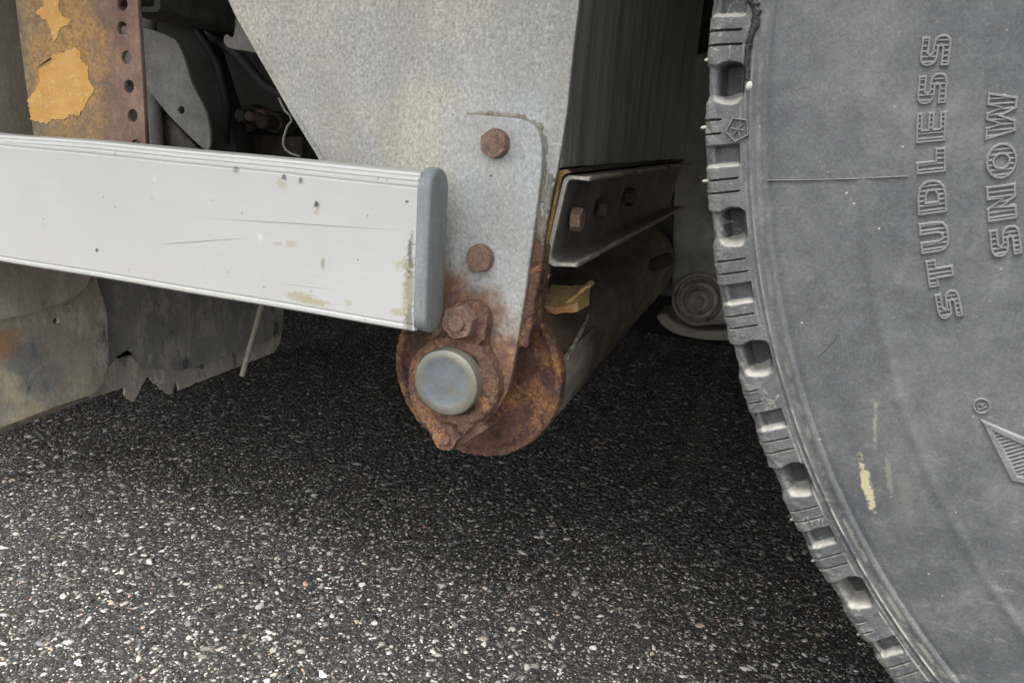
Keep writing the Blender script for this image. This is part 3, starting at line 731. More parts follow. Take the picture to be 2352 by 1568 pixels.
# lips of flaking rust along both flanges
for nm, (ex, ey), r_ in (('flange_lip', (1350, 411), .0022), ('flange_lip', (1322, 609), .0026)):
    p0 = U(ex, ey, yc); P = [(p0.x+.0004*mnoise.noise(Vector((i*.5, ex, 0))), yc+.001+.70*(i/60)**1.3, p0.z) for i in range(61)]
    tube(nm, P, [r_*(1+.45*mnoise.noise(Vector((i*.8, ex*.1, 5)))) for i in range(61)], simple('flaky lip', (.26, .22, .18), (.52, .45, .37), 60, .85, bump=.002, stretch=(1, .4, 1), c3=(.13, .07, .045), s3=30), cchan, 8)
for (px, py, yy, r_, mt) in ((1303, 502, .628, .0105, M_bolt), (1420, 484, .73, .011, M_grime), (1500, 458, .86, .011, M_grime)):
    w = U(px, py, yy); hexbolt('nut', (U(1283, 504, yc).x+.0012+.004, w.y, w.z), r_, .008, mt, cchan, rot=pi/2, axis='X')

# --- rear post with bushing, cradle
yk = 1.36
sp_ = slab('shock_mount', smoothpoly([(1552, 150), (1550, 400), (1544, 560), (1543, 650), (1550, 700), (1572, 730), (1605, 745), (1650, 747), (1705, 735), (1730, 690), (1730, 400), (1725, 150)], 5), yk, yk+.08, M_dust, T, bev=.006)
M_bush = simple('dusty bushing', (.34, .31, .25), (.60, .56, .47), 60, .85, bump=.002, c3=(.2, .18, .15), s3=40)
bc = U(1606, 686, yk)
lathe('bushing', (bc.x, yk-.016, bc.z), [(.02, .050), (.006, .048), (.004, .043), (.014, .040), (.014, .036), (.000, .033), (-.002, .027), (.006, .024), (.006, .021), (-.008, .018), (-.010, .012), (-.006, .009), (-.006, .0005)], M_bush, sp_, 48)
slab('cradle', smoothpoly([(1508, 728), (1518, 722), (1532, 722), (1548, 738), (1580, 754), (1620, 760), (1680, 758), (1740, 750), (1740, 790), (1680, 784), (1620, 781), (1560, 770), (1525, 752)], 4), yk+.03, yk+.12, simple('dusty cradle', (.34, .31, .26), (.50, .47, .40), 30, .9, bump=.001), T, bev=.004)
box('spring_hanger', (-.34, 1.37, .22), (-.02, 1.41, .60), M_under, T, .004)
tube('rusty_pipe', [U(1440, 640, 1.05), U(1490, 612, 1.15), U(1532, 596, 1.28)], .012, simple('brown pipe', (.05, .03, .02), (.12, .07, .045), 50, .8), T, 14)

# --- things seen above the rail, left of the plate
yq = .92
gus = slab('gusset', smoothpoly([(280, 60), (385, 82), (415, 112), (440, 190), (470, 250), (482, 300), (478, 345), (440, 318), (385, 262), (330, 195), (285, 160)], 3), yq, yq+.006, M_dust, T, [circ(416, 253, 7.5, 16, 9)], .0008)
slab('web_plate', [(250, 190), (330, 202), (385, 268), (440, 325), (520, 420), (250, 420)], yq+.035, yq+.041, M_grime, T, bev=.001)
pz = U(350, 260, yq+.02); lathe('strut', (pz.x, pz.y, .25), [(0, .014), (.42, .014)], M_dust, T, 24, 'Z')
# rectangular hollow section end
yr = .80
def rr_rect(x0, y0, x1, y1, r, n=4):
    o = []
    for (cx, cy, a) in ((x1-r, y0+r, -pi/2), (x1-r, y1-r, 0), (x0+r, y1-r, pi/2), (x0+r, y0+r, pi)):
        for i in range(n+1): o.append((cx+r*math.cos(a+i*pi/2/n), cy+r*math.sin(a+i*pi/2/n)))
    return o
slab('box_section', rr_rect(250, -90, 368, 29, 12), yr, yr+.25, simple('grey tube end', (.05, .05, .048), (.12, .118, .11), 50, .8), T, [rr_rect(262, -78, 354, 16, 8)], .0008)
slab('support_arm', [(300, 28), (400, 25), (470, 95), (520, 250), (560, 420), (300, 420)], 1.05, 1.09, M_under, T, bev=.002)
# small hook bracket peeping out from behind the plate
slab('hook_bracket', smoothpoly([(548, 40), (540, 60), (535, 84), (526, 84), (520, 79), (514, 84), (513, 95), (519, 106), (533, 113), (560, 117), (640, 124), (640, 60)], 3), .625, .629, simple('hook steel', (.10, .095, .08), (.20, .19, .165), 60, .8), T, bev=.001)
wr = [U(x, y, .60) for x, y in ((640, 225), (655, 255), (667, 266), (670, 278), (660, 290), (652, 315), (650, 332), (657, 345), (668, 353), (690, 360))]
tube('wire', wr, .0011, simple('dusty wire', (.16, .15, .13), (.27, .26, .23), 80, .8), T, 8)
# blurred fittings low in the gap
for (px, py, s, mt) in ((550, 272, .022, M_dust), (590, 268, .02, M_grime), (610, 270, .014, M_bolt), (640, 282, .02, M_grime)):
    q = U(px, py, 1.10); hexbolt('hose_fitting', (q.x, 1.12, q.z), s, .035, mt, T, rot=random.random(), stub=(s*.6, .03))
box('hose_carrier', (U(500, 300, 1.14).x, 1.13, U(520, 345, 1.14).z), (U(700, 300, 1.14).x, 1.17, U(520, 300, 1.14).z), M_grime, T, .003)

M_hose = simple('black rubber hose', (.035, .035, .036), (.07, .07, .07), 50, .5, bump=.0006)
tube('hose', [U(x, y, d) for x, y, d in ((300, 20, 1.0), (380, 40, 1.0), (460, 62, .98), (540, 120, .98), (600, 190, 1.0), (660, 230, 1.02), (760, 250, 1.05))], .009, M_hose, T, 14)
tube('hose', [U(x, y, d) for x, y, d in ((420, -20, .95), (450, 60, .95), (500, 150, .96), (520, 240, .99), (520, 330, 1.0))], .006, M_hose, T, 12)
# --- mud flap of layered sheets across the vehicle on the left
def flap_mat(name, base, lo, crust):
    n = N(name); X, Y, Z = n.xyz()
    a = n.noise(14, 6, .68, vec=n.sc((1, 1, .35))); b = n.noise(36, 6, .72, vec=n.sc((1, 1, .45), off=(3, 3, 3))); c = n.noise(220, 4, .7)
    k = n.ramp(a, [(.3, lo), (.65, base)])
    low = n.m('SUBTRACT', 1.0, n.step(Z, .10, .30))
    k = n.mix(n.m('MULTIPLY', n.step(b, .50, .62), n.m('ADD', n.m('MULTIPLY', low, .8), .1)), k, crust)
    k = n.mix(n.m('MULTIPLY', n.step(n.noise(20, 5, .7, vec=n.sc((1, 1, .5), off=(9, 1, 2))), .58, .68), low), k, (.11, .125, .13))
    k = n.mix(n.m('MULTIPLY', n.step(n.noise(26, 6, .75, vec=n.sc((1, 1, .5), off=(5, 6, 2))), .63, .70), low), k, (.36, .22, .11))
    if 'crusted' in name:
        for px, py, ry, rz, col, a_ in ((12, 800, .05, .035, (.55, .30, .14), .8), (30, 880, .03, .05, (.78, .68, .45), .85), (60, 950, .05, .02, (.72, .62, .42), .8),
                                        (60, 830, .05, .05, (.24, .27, .28), .7), (110, 870, .05, .03, (.30, .32, .32), .6), (190, 860, .03, .06, (.70, .62, .46), .5)):
            q = UX(px, py, -.875); k = n.mix(n.m('MULTIPLY', n.blob((q.x, q.y, q.z), (.5, ry*.5, rz*.6), .75, 42, .35), a_), k, col)
    k = n.mix(.4, k, n.ramp(c, [(.3, .65), (.7, 1.35)]), 'MULTIPLY')
    return n.out(k, .85, 0.0, n.m('ADD', b, n.m('MULTIPLY', c, .3)), .002, .8)
M_fa = flap_mat('crusted flap', (.56, .49, .395), (.37, .32, .26), (.70, .64, .53))
M_fb = flap_mat('dark flap', (.38, .37, .345), (.24, .238, .23), (.50, .47, .40))
M_fc = flap_mat('ragged mud crust', (.62, .56, .47), (.40, .36, .30), (.74, .69, .58))
xa = -.875
fa = slabx('mud_flap', [(-260, 1120), (-120, 1050), (0, 993), (120, 945), (207, 915), (240, 880), (250, 850), (250, 790), (246, 712), (227, 656), (215, 600), (228, 300), (235, -60), (-260, -60)], xa, .006, M_fa, T, [circ(130, 737, 7.5, 14), circ(159, 704, 3.2, 10)], .001)
fa['label'] = 'mud-crusted flap with a hole behind the left end of the rail'
slabx('flap_overlay', smoothpoly([(-200, 540), (218, 540), (210, 640), (190, 672), (160, 692), (123, 706), (60, 728), (10, 735), (-200, 790)], 3), xa+.010, .0095, M_fa, fa, bev=.003)
slabx('inner_flap', [(190, 560), (660, 540), (656, 640), (650, 758), (610, 785), (567, 800), (500, 826), (427, 848), (380, 848), (333, 843), (305, 815), (283, 800), (337, 773), (300, 782), (283, 804), (262, 822), (250, 840), (190, 860)][:13]+[(262, 826), (250, 846), (190, 860)], xa-.022, .006, M_fb, fa, bev=.0012)
rg = jag([(190, 700), (650, 690), (648, 752), (645, 785), (628, 812), (600, 830), (545, 862), (520, 868), (497, 876), (493, 900), (488, 905), (480, 926), (471, 908), (468, 868), (462, 888), (440, 900), (408, 914), (412, 895), (405, 872), (399, 890),
          (396, 908), (370, 893), (350, 875), (341, 862), (330, 880), (318, 905), (305, 924), (296, 915), (286, 905), (288, 890), (250, 900), (205, 918), (190, 900)], 1.8, 4, 8)
slabx('torn_edge', rg, xa-.034, .004, M_fc, fa, bev=.0006)
slabx('flap_hem', [(-260, 1128), (-120, 1056), (0, 997), (120, 949), (205, 919), (205, 911), (120, 939), (0, 985), (-120, 1042), (-260, 1110)], xa+.0045, .004, simple('rusty hem', (.13, .10, .07), (.26, .21, .15), 60, .85, c3=(.06, .05, .04), s3=40), fa, bev=.0008)
# hanging drain tube
ra0, ra1 = U(612, 665, .66), U(556, 862, .66)
dr = tube('drain_pipe', [ra0, ra0.lerp(ra1, .5), ra1], .0030, simple('dusty pipe', (.20, .185, .155), (.33, .31, .265), 90, .85, bump=.0006), T, 16, cap=False)
dirn = (ra1-ra0).normalized()
o = tube('pipe_mouth', [ra1-dirn*.002, ra1-dirn*.0018], [.0029, .0005], M_under, dr, 16, cap=False)
o2 = tube('pipe_rim', [ra1-dirn*.0015, ra1, ra1+dirn*.0004, ra1-dirn*.0004], [.0031, .0032, .0026, .0022], dr.data.materials[0], dr, 16, cap=False)

# ------------------------------------------------------------------ wheel: rim + tyre
def prof_pts():
    # (r, y) from bead to shoulder then over the tread
    cp_ = [(.292, .470), (.300, .452), (.330, .436), (.370, .426), (.410, .4235), (.450, .4235), (.490, .4255), (.520, .4285), (.538, .4300), (.544, .4308), (.5472, .4335), (.548, .438)]
    pts = []
    for (a, b) in zip(cp_[:-1], cp_[1:]):
        fine = a[0] >= .50
        L = math.hypot(b[0]-a[0], b[1]-a[1]); k = max(1, int(L/(.0007 if fine else (.0012 if a[0] > .40 else .006))))
        for j in range(k): pts.append((a[0]+(b[0]-a[0])*j/k, a[1]+(b[1]-a[1])*j/k))
    pts.append(cp_[-1])
    y = .438
    for dy in [.0012]*20+[.004]*6: y += dy; pts.append((.548, y))
    for j in range(1, 9): pts.append((.548+.003*math.sin(j/9*pi), y+.21*j/9))
    y2 = y+.21; pts += [(.548, y2), (.54, y2+.012), (.50, y2+.016), (.42, y2+.02), (.33, y2+.01), (.292, y2-.02)]
    return np.array(pts)
PP = prof_pts()
k3 = np.ones(5)/5   # soften the control polygon a little
sm = PP.copy()
for c_ in (0, 1):
    w = np.convolve(PP[:, c_], k3, 'same'); sm[3:-12, c_] = w[3:-12]
PP = sm
def side_y(r):
    k = (PP[:, 1] < .4385) & (np.arange(len(PP)) < 900) & (PP[:, 0] > .33)
    return float(np.interp(r, PP[k, 0], PP[k, 1]))
tang = np.gradient(PP, axis=0); tang /= np.linalg.norm(tang, axis=1)[:, None]
nrm = np.stack([tang[:, 1], -tang[:, 0]], 1)     # outward: (dr, dy)
acc = np.r_[0, np.cumsum(np.linalg.norm(np.diff(PP, axis=0), axis=1))]
i_sh = int(np.argmax((PP[:, 1] >= .4355) & (PP[:, 0] > .54))); RRr = np.where(np.arange(len(PP)) <= i_sh, PP[:, 0], .5465+(acc-acc[i_sh]))
# angles: 0 points left, positive downwards
A0, PER = 5.55, 360/44
sip = [(1.95, .530), (2.72, .5295), (5.35, .530), (6.10, .5295)]
cols = list(np.arange(-4, 66, .062))+list(np.arange(66, 356, .32))
for k in range(-1, 8):
    for (s0, _) in sip:
        a = A0+PER*k+s0
        for q in (-.075, -.045, .045, .075): cols.append(a+q)
cols = np.array(sorted(cols)); sel = [0]
for i in range(1, len(cols)):
    if cols[i]-cols[sel[-1]] > .010: sel.append(i)
cols = cols[sel]
AA, RG = np.meshgrid(cols, RRr)            # rows: profile, cols: angle
def sst(x, a, b): t = np.clip((x-a)/(b-a), 0, 1); return t*t*(3-2*t)
dep = np.zeros_like(AA)
ph = (AA-A0+PER/2) % PER-PER/2
blk = np.floor((AA-A0+PER/2)/PER)
am = np.radians(ph)*.54                    # metres along the arc from groove centre, + down
skew = am
wob_ = .0007*np.sin(AA*3.1+RG*400)
rin = .5265+.0007*np.sin(blk*2.3)
corner = .0045
# big lateral groove: steep top wall, sloping lower wall
ru = np.maximum(rin+corner-RG, 0)/corner
hw = .0105-corner*(1-np.sqrt(np.clip(1-ru**2, 0, 1)))
up = sst(skew+hw+wob_, -.0002, .0022); dn = sst(hw-skew+wob_, -.0002, .0055); inn = sst(RG-rin, 0, .0026)
G_ = up*dn*inn
zig = .0022*sst(RG, .546, .556)*np.sin((RG-.546)*420)
dep = np.maximum(dep, .0125*G_*(1-.86*sst(RG, .5370, .5425)))
# step inside the groove close to the shoulder corner
stepm = sst(RG, .538, .5395)*sst(.0055-np.abs(skew+.0035), 0, .0012)*inn
# small shallow pocket between the grooves
ph2 = (AA-A0-4.02+PER/2) % PER-PER/2; am2 = np.radians(ph2)*.54
up = sst(am2+.0062, 0, .0013); dn = sst(.0062-am2, 0, .0028); inn = sst(RG-.5285, 0, .0016)*sst(.5440-RG, 0, .0030)
dep = np.maximum(dep, .0048*up*dn*inn+.0022*up*dn*sst(RG, .540, .545)*sst(.556-RG, 0, .01))
# sipes
for (s0, r0) in sip:
    ph3 = (AA-A0-s0+PER/2) % PER-PER/2
    sh = (np.abs(blk) % 2 == 0) & (s0 < 3)
    rs = np.where(sh, .5385, r0)
    dep = np.maximum(dep, .0040*(np.abs(ph3) < .055)*sst(RG-rs, 0, .0008)*(RG < .60))
# moulded rings
dep -= .0014*np.exp(-((RG-.5165)/.0024)**2)+.0007*np.exp(-((RG-.4690)/.0028)**2)
dep += .0010*sst(RG, .5120, .5135)*sst(.5150-RG, -.0005, .001)
dep -= .0005*np.exp(-((RG-.5235)/.0006)**2)
dep += .0006*sst(RG, .5245, .5250)*(RG < .56)
# wear: chipped block corners
ned = np.array([[mnoise.noise(Vector((a*1.7, r*260, 0)))+.6*mnoise.noise(Vector((a*5, r*700, 3))) if a < 66 else 0 for a in cols[::2]] for r in RRr])
ned = np.repeat(ned, 2, 1)[:, :len(cols)]
dep += .00055*ned*sst(RG, .530, .545)+.0004*np.maximum(ned, 0)*sst(RG, .543, .547)
mask = (RG < .70)
dep = dep*mask
rr = PP[:, 0:1]+nrm[:, 0:1]*(-dep); yy = PP[:, 1:2]+nrm[:, 1:2]*(-dep)
th = np.radians(AA)
X_ = TC[0]-rr*np.cos(th); Z_ = TC[1]-rr*np.sin(th)
co = np.stack([X_, yy, Z_], 2).reshape(-1, 3)
nr_, nc_ = AA.shape
i0 = (np.arange(nr_-1)[:, None]*nc_+np.arange(nc_)[None]).ravel(); i1 = (np.arange(nr_-1)[:, None]*nc_+(np.arange(nc_)[None]+1) % nc_).ravel()
fq = np.stack([i0, i1, i1+nc_, i0+nc_], 1)
me = bpy.data.meshes.new('tyre'); me.vertices.add(len(co)); me.vertices.foreach_set('co', co.astype(np.float32).ravel())
me.loops.add(fq.size); me.loops.foreach_set('vertex_index', fq.astype(np.int32).ravel())
me.polygons.add(len(fq)); me.polygons.foreach_set('loop_start', np.arange(0, fq.size, 4, dtype=np.int32)); me.update(calc_edges=True)
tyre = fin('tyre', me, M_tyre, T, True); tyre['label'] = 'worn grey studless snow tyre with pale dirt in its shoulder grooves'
tyre.data.set_sharp_from_angle(angle=.9)
M_rim = simple('painted steel rim', (.25, .25, .25), (.36, .36, .35), 30, .5, .3, .0005)
lathe('rim', (TC[0], 0, TC[1]), [(.468, .293), (.462, .300), (.459, .296), (.466, .282), (.50, .272), (.58, .262), (.60, .20), (.575, .14), (.56, .138), (.53, .11), (.53, .02), (.528, .001)], M_rim, T, 72)

M_let = simple('scuffed raised rubber', (.145, .15, .155), (.215, .22, .22), 90, .55, bump=.0004)
# moulded letters --------------------------------------------------------
def tpos(r, deg, h):       # point on the sidewall, h above it
    a = math.radians(deg); return (TC[0]-r*math.cos(a), side_y(r)-h, TC[1]-r*math.sin(a))
def offset(poly, d):
    n = len(poly); ar = sum(poly[i][0]*poly[(i+1) % n][1]-poly[(i+1) % n][0]*poly[i][1] for i in range(n)); sg = 1 if ar > 0 else -1
    out = []
    for i in range(n):
        a, b, c = Vector(poly[i-1]), Vector(poly[i]), Vector(poly[(i+1) % n])
        e1 = (b-a).normalized(); e2 = (c-b).normalized()
        n1 = Vector((-e1.y, e1.x))*sg; n2 = Vector((-e2.y, e2.x))*sg
        q = n1+n2; q = q/max(q.length_squared/2, .35); out.append(b+q*d)
    return out
def relief(name, loops, place, w=.0011, h=.0010, rib=.0024, parent=None, hole_flags=None, mat=None, ribw=.00085, ribh=.0007):
    vs = []; fs = []
    for li, lp in enumerate(loops):
        sgn = -1 if li > 0 else 1
        n = len(lp)
        rings = [(offset(lp, -.0002*sgn), -.0004), (offset(lp, .25*w*sgn), h), (offset(lp, .75*w*sgn), h), (offset(lp, (w+.0002)*sgn), -.0004)]
        b0 = len(vs)
        for pts, hh in rings: vs += [place(p[0], p[1], hh) for p in pts]
        for j in range(3):
            for i in range(n): fs.append((b0+j*n+i, b0+j*n+(i+1) % n, b0+(j+1)*n+(i+1) % n, b0+(j+1)*n+i))
    if rib:
        us = [p[0] for p in loops[0]]; u = min(us)+rib*.9
        while u < max(us)-rib*.5:
            xs = []
            for lp in loops:
                for i in range(len(lp)):
                    a, b = lp[i], lp[(i+1) % len(lp)]
                    if (a[0]-u)*(b[0]-u) < 0: xs.append(a[1]+(b[1]-a[1])*(u-a[0])/(b[0]-a[0]))
            xs.sort()
            for v0, v1 in zip(xs[::2], xs[1::2]):
                if v1-v0 < .003: continue
                v0 += w*.5; v1 -= w*.5; b0 = len(vs)
                for (du, hh) in ((-ribw, -.0003), (-ribw*.3, ribh), (ribw*.3, ribh), (ribw, -.0003)):
                    vs.append(place(u+du, v0, hh)); vs.append(place(u+du, v1, hh))
                for j in range(3): fs.append((b0+2*j, b0+2*j+1, b0+2*j+3, b0+2*j+2))
            u += rib
    return mk(name, vs, fs, mat or M_tyre, parent)
GL = {
 'S': [[(0, 0), (.66, 0), (.84, .03), (.96, .13), (1, .30), (.96, .47), (.84, .58), (.66, .62), (.44, .62), (.40, .655), (.44, .69), (.93, .69), (.93, 1), (.34, 1), (.16, .97), (.04, .87), (0, .70), (.04, .53), (.16, .42), (.34, .38), (.56, .38), (.60, .345), (.56, .31), (0, .31)]],
 'T': [[(.29, 0), (.71, 0), (.71, .58), (1, .58), (1, 1), (0, 1), (0, .58), (.29, .58)]],
 'U': [[(0, 1), (0, .36), (.05, .17), (.18, .05), (.38, 0), (.62, 0), (.82, .05), (.95, .17), (1, .36), (1, 1), (.60, 1), (.60, .38), (.55, .28), (.45, .28), (.40, .38), (.40, 1)]],
 'D': [[(0, 0), (.55, 0), (.78, .06), (.93, .2), (1, .4), (1, .6), (.93, .8), (.78, .94), (.55, 1), (0, 1)], [(.38, .34), (.54, .34), (.66, .42), (.66, .58), (.54, .66), (.38, .66)]],
 'L': [[(0, 0), (1, 0), (1, .38), (.52, .38), (.52, 1), (0, 1)]],
 'E': [[(0, 0), (1, 0), (1, .24), (.46, .24), (.46, .38), (1, .38), (1, .62), (.46, .62), (.46, .76), (1, .76), (1, 1), (0, 1)]],
 'N': [[(0, 0), (.4, 0), (.4, .46), (.62, 0), (1, 0), (1, 1), (.6, 1), (.6, .54), (.38, 1), (0, 1)]],
 'O': [[(.5+.5*math.cos(a), .5+.5*math.sin(a)) for a in np.linspace(0, 2*pi, 25)[:-1]], [(.5+.17*math.cos(a), .5+.2*math.sin(a)) for a in np.linspace(0, 2*pi, 17)[:-1]]],
 'W': [[(0, 1), (.14, 0), (.38, 0), (.5, .42), (.62, 0), (.86, 0), (1, 1), (.72, 1), (.67, .55), (.58, 1), (.42, 1), (.33, .55), (.28, 1)]],
}
def letter(ch, x0, x1, ya, yb_):
    """x0,x1: outer and inner edge of the line of text, ya,yb_: upper and lower end of the letter (directions of view onto the sidewall)"""
    def loc(px, py):
        p = U(px, py, .4245); dx, dz = TC[0]-p.x, TC[1]-p.z
        return math.hypot(dx, dz), math.degrees(math.atan2(dz, dx))
    xm = (x0+x1)/2; ro = loc(x0, (ya+yb_)/2)[0]; ri = loc(x1, (ya+yb_)/2)[0]; rc = (ro+ri)/2
    da, db = loc(xm, ya)[1], loc(xm, yb_)[1]; deg = (da+db)/2
    wl, hl = math.radians(db-da)*rc, ro-ri
    lp = [[((u-.5)*wl, (v-.5)*hl) for (u, v) in L] for L in GL[ch]]
    pl = lambda u, v, h: tpos(rc+v, deg-math.degrees(u/rc), h)
    return relief('letter', lp, pl, parent=tyre, mat=M_let, w=.0014, h=.0010, ribh=.0008)
for ch, x0, x1, ya, yb_ in (('S', 2147, 2207, 665, 731), ('T', 2126, 2190, 593, 657), ('U', 2110, 2180, 508, 580), ('D', 2104, 2174, 413, 492), ('L', 2102, 2172, 341, 399),
                            ('E', 2102, 2172, 258, 328), ('S', 2105, 2175, 168, 241), ('S', 2112, 2183, 80, 154),
                            ('S', 2270, 2345, 518, 589), ('N', 2263, 2334, 424, 507), ('O', 2261, 2336, 328, 412), ('W', 2262, 2334, 210, 321)):
    letter(ch, x0, x1, ya, yb_)
# circled R, logo outline, pentagon with snowflake, mould line
def local(px, py, rc):
    p = U(px, py, .4245); dx, dz = TC[0]-p.x, TC[1]-p.z
    return math.hypot(dx, dz), math.degrees(math.atan2(dz, dx))
r0, d0 = local(2253, 930, 0)
plR = lambda u, v, h: tpos(r0+v, d0-math.degrees(u/r0), h)
relief('registered_mark', [[(.0043*math.cos(a), .0040*math.sin(a)) for a in np.linspace(0, 2*pi, 29)[:-1]]], plR, .0009, .0009, 0, tyre, mat=M_let)
relief('registered_mark', [[(-.0017, -.0022), (-.0017, .0022), (.0006, .0022), (.0016, .0014), (.0016, .0004), (.0006, -.0002), (.0018, -.0022), (.0009, -.0022), (-.0002, -.0002), (-.0009, -.0003), (-.0009, -.0022)]], plR, .0004, .0007, 0, tyre, mat=M_let)
lg = [local(*p, 0) for p in ((2247, 957), (2352, 1001), (2420, 1028), (2440, 1060), (2440, 1118), (2352, 1112), (2318, 1104), (2280, 1030))]
rl, dl = local(2320, 1040, 0)
lgp = [[((dl-d)*pi/180*rl, r-rl) for (r, d) in lg]]
plL = lambda u, v, h: tpos(rl+v, dl-math.degrees(u/rl), h)
o = relief('tyre_emblem', lgp, plL, .0052, .0010, .0021, tyre, mat=M_let, ribw=.0007)
r5, d5 = local(1693, 297, 0)
pl5 = lambda u, v, h: tpos(min(r5+v, .5425), d5-math.degrees(u/r5), h)
relief('snow_mark', [[(.0068*math.cos(a), .0066*math.sin(a)) for a in [math.radians(90+72*i+6) for i in range(5)]]], pl5, .0006, .0009, 0, tyre, mat=M_let)
vs = []; fs = []
for k in range(3):
    a = k*pi/3+.3; dx, dz = math.cos(a), math.sin(a); b0 = len(vs)
    for (o_, hh) in ((-.00045, 0), (-.0002, .0007+k*.00004), (.0002, .0007+k*.00004), (.00045, 0)):
        for s in (-.0034, .0034): vs.append(pl5(dx*s-dz*o_, dz*s+dx*o_, hh))
    for j in range(3): fs.append((b0+2*j, b0+2*j+1, b0+2*j+3, b0+2*j+2))
mk('snow_mark', vs, fs, M_tyre, tyre)
# mould parting line: thin raised ridge running inwards
def ridge(name, px, w, h, mat):
    L = [local(*p, 0) for p in px]; vs = []; fs = []
    for i, (r, d) in enumerate(L):
        a, b = L[max(i-1, 0)], L[min(i+1, len(L)-1)]
        tv = Vector((b[0]-a[0], math.radians(b[1]-a[1])*r)).normalized(); nv = Vector((-tv.y, tv.x))
        for (o_, hh) in ((-w, -.0002), (-w*.4, h), (w*.4, h), (w, -.0002)):
            vs.append(tpos(r+nv.x*o_, d+math.degrees(nv.y*o_/r), hh))
    for i in range(len(L)-1):
        for j in range(3): fs.append((i*4+j, i*4+j+1, (i+1)*4+j+1, (i+1)*4+j))
    return mk(name, vs, fs, mat, tyre, True)
ridge('mould_line', [(1762, 415), (1850, 414), (1960, 411), (2083, 405)], .00045, .0007, M_tyre)
M_hole = simple('dark cut rubber', (.012, .012, .013), (.02, .02, .021), 60, .7)
ridge('scratch', [(1880, 822), (1895, 808), (1908, 795), (1917, 784), (1924, 770)], .00035, .00005, M_hole)
ridge('scratch', [(1722, 423+25), (1740, 440)], .0001, .00005, M_hole)
# wet tar streak with a pale grit blob at its end
M_tar = N('wet tar'); M_tar = M_tar.out(M_tar.ramp(M_tar.noise(90, 5, .7), [(.3, (.008, .0085, .010)), (.7, (.022, .022, .026))]), .35, 0.0, M_tar.noise(300, 4, .7), .001, .8)
ts = [(1722, -30, 20), (1728, 0, 22), (1738, 22, 18), (1733, 55, 16), (1722, 85, 12), (1716, 110, 11), (1713, 140, 10), (1714, 165, 9), (1717, 186, 9)]
vs = []; fs = []; rg_ = random.Random(2); L = []
for i in range(len(ts)-1):
    for j in range(6):
        t = j/6; x = ts[i][0]+(ts[i+1][0]-ts[i][0])*t; y = ts[i][1]+(ts[i+1][1]-ts[i][1])*t; w = ts[i][2]+(ts[i+1][2]-ts[i][2])*t
        L.append((x+rg_.uniform(-2, 2), y, w/2*1.25*rg_.uniform(.75, 1.2)))
for (x, y, w) in L:
    for (o_, hh) in ((-1, -.0001), (-.8, .00005), (0, .0001), (.8, .00005), (1, -.0001)):
        r, d = local(x+o_*w, y, 0); vs.append(tpos(r, d, hh+.0011 if abs(o_) < 1 else hh))
for i in range(len(L)-1):
    for j in range(4): fs.append((i*5+j, i*5+j+1, (i+1)*5+j+1, (i+1)*5+j))
mk('tar_streak', vs, fs, M_tar, tyre, True)
r_, d_ = local(1720, 196, 0)
v_, f_ = lathe_data((0, 0, 0), [(-.0002, .0021), (.0007, .0017), (.0011, .0008), (.0012, .0001)], 12, 'Y')
bp = tpos(r_, d_, 0)
mk('grit_blob', [(bp[0]+p[0]*.85, bp[1]-p[1], bp[2]+p[2]*1.3) for p in v_], f_, simple('pale grit', (.42, .42, .40), (.6, .6, .58), 200, .8), tyre, True)
# little rubber vent hairs standing out of the tread edge
M_nub = simple('pale rubber nub', (.40, .37, .30), (.6, .56, .48), 200, .8)
for (px, py) in ((1612, 292), (1612, 418), (1828, 1210), (1882, 1305), (1616, 133), (1982, 1480)):
    r, d = local(px, py, 0); a = math.radians(d); p = Vector((TC[0]-.5455*math.cos(a), .436, TC[1]-.5455*math.sin(a))); e = Vector((-math.cos(a), 0, -math.sin(a)))
    ln = .0042 if px in (1612,) else .0032
    tube('vent_nub', [p, p+e*ln*.7, p+e*ln], [.0010, .0009, .0005], M_nub, tyre, 8)

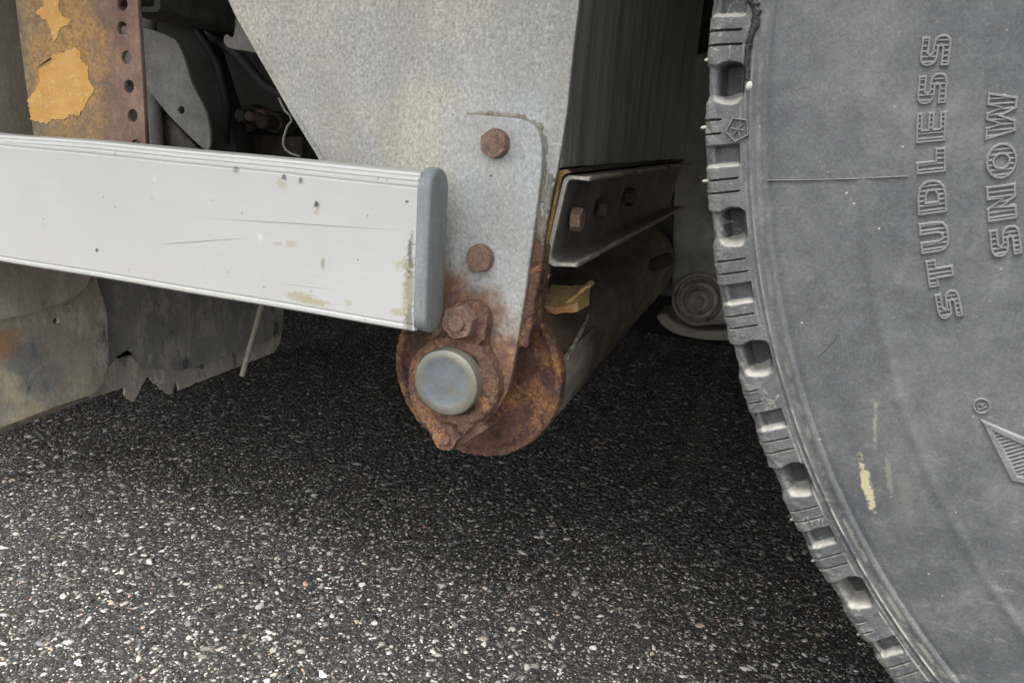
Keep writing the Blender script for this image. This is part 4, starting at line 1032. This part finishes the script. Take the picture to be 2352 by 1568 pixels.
# ------------------------------------------------------------------ loose wood
def splint_mat():
    n = N('splintered wood'); f = n.noise(120, 6, .7, vec=n.sc((.5, 3, 3)))
    k = n.ramp(f, [(.28, (.46, .27, .10)), (.5, (.82, .58, .26)), (.75, (.90, .72, .42))])
    X, Y, Z = n.xyz(); k = n.mix(n.m('SUBTRACT', 1.0, n.step(n.m('ADD', Y, n.m('MULTIPLY', n.noise(60, 4, .7), .006)), .6545, .658)), k, n.mix(n.step(n.noise(70, 5, .7), .45, .6), (.72, .36, .16), (.80, .56, .30)))
    return n.out(k, .85, 0.0, f, .0022, 1.0)
M_spl = splint_mat()
def rough_hull(name, rows, mat, parent=None):
    vs = [p for row in rows for p in row]; n = len(rows[0]); fs = []
    for j in range(len(rows)-1):
        for i in range(n): fs.append((j*n+i, j*n+(i+1) % n, (j+1)*n+(i+1) % n, (j+1)*n+i))
    fs += [tuple(range(n)), tuple((len(rows)-1)*n+i for i in range(n))]
    return mk(name, vs, fs, mat, parent)
ws = []
rw = random.Random(4)
def section(y, pts): return [U(x, yy, y) for x, yy in pts]
y0 = .650
rows = []
for k in range(9):
    t = k/8; x = 1239+88*t; dz = 14*t+4*math.sin(t*6)
    jx = rw.uniform(-2, 2); up_ = 0 if t < .75 else (t-.75)*60
    jx *= 1.6; dz += rw.uniform(-2, 2); rows.append([U(x+jx, 703+dz-7+rw.uniform(-2, 2)-up_, y0), U(x+jx+1, 700+dz+12+rw.uniform(-2, 1)-up_*.6, y0+.001), U(x+26, 688+dz*.5+6, y0+.035),
                 U(x+30+jx, 655+dz*.2+rw.uniform(-2, 2)-up_*.8, y0+.04)])
wood = rough_hull('wood_scrap', rows, M_spl)
wood['label'] = 'broken yellow wood scrap resting on the greasy tube beside the rusty bar'; wood['category'] = 'wood scrap'
rows = []
for k in range(7):
    t = k/6; x = 1296+58*t; yv = 688-44*t
    rows.append([U(x+rw.uniform(-2, 2), yv+8+rw.uniform(-2, 2), y0+.006), U(x+4, yv+18-6*t+rw.uniform(-3, 3), y0+.008), U(x+12, yv+10-4*t, y0+.026), U(x+8+rw.uniform(-2, 2), yv-4+rw.uniform(-3, 3), y0+.024)])
rough_hull('split_flake', rows, M_spl, wood).matrix_parent_inverse = Matrix.Identity(4)
# crumbling end of the plywood below the channel corner
rows = []
for k in range(6):
    t = k/5; yv = 603+38*t
    rows.append([U(1246+rw.uniform(-1.5, 1.5), yv, .603), U(1263-3*t+rw.uniform(-2.5, 2.5), yv+rw.uniform(-1, 1), .603), U(1264-3*t, yv, .62), U(1248, yv, .62)])
crumb = rough_hull('plywood_crumb', rows, M_spl, T)
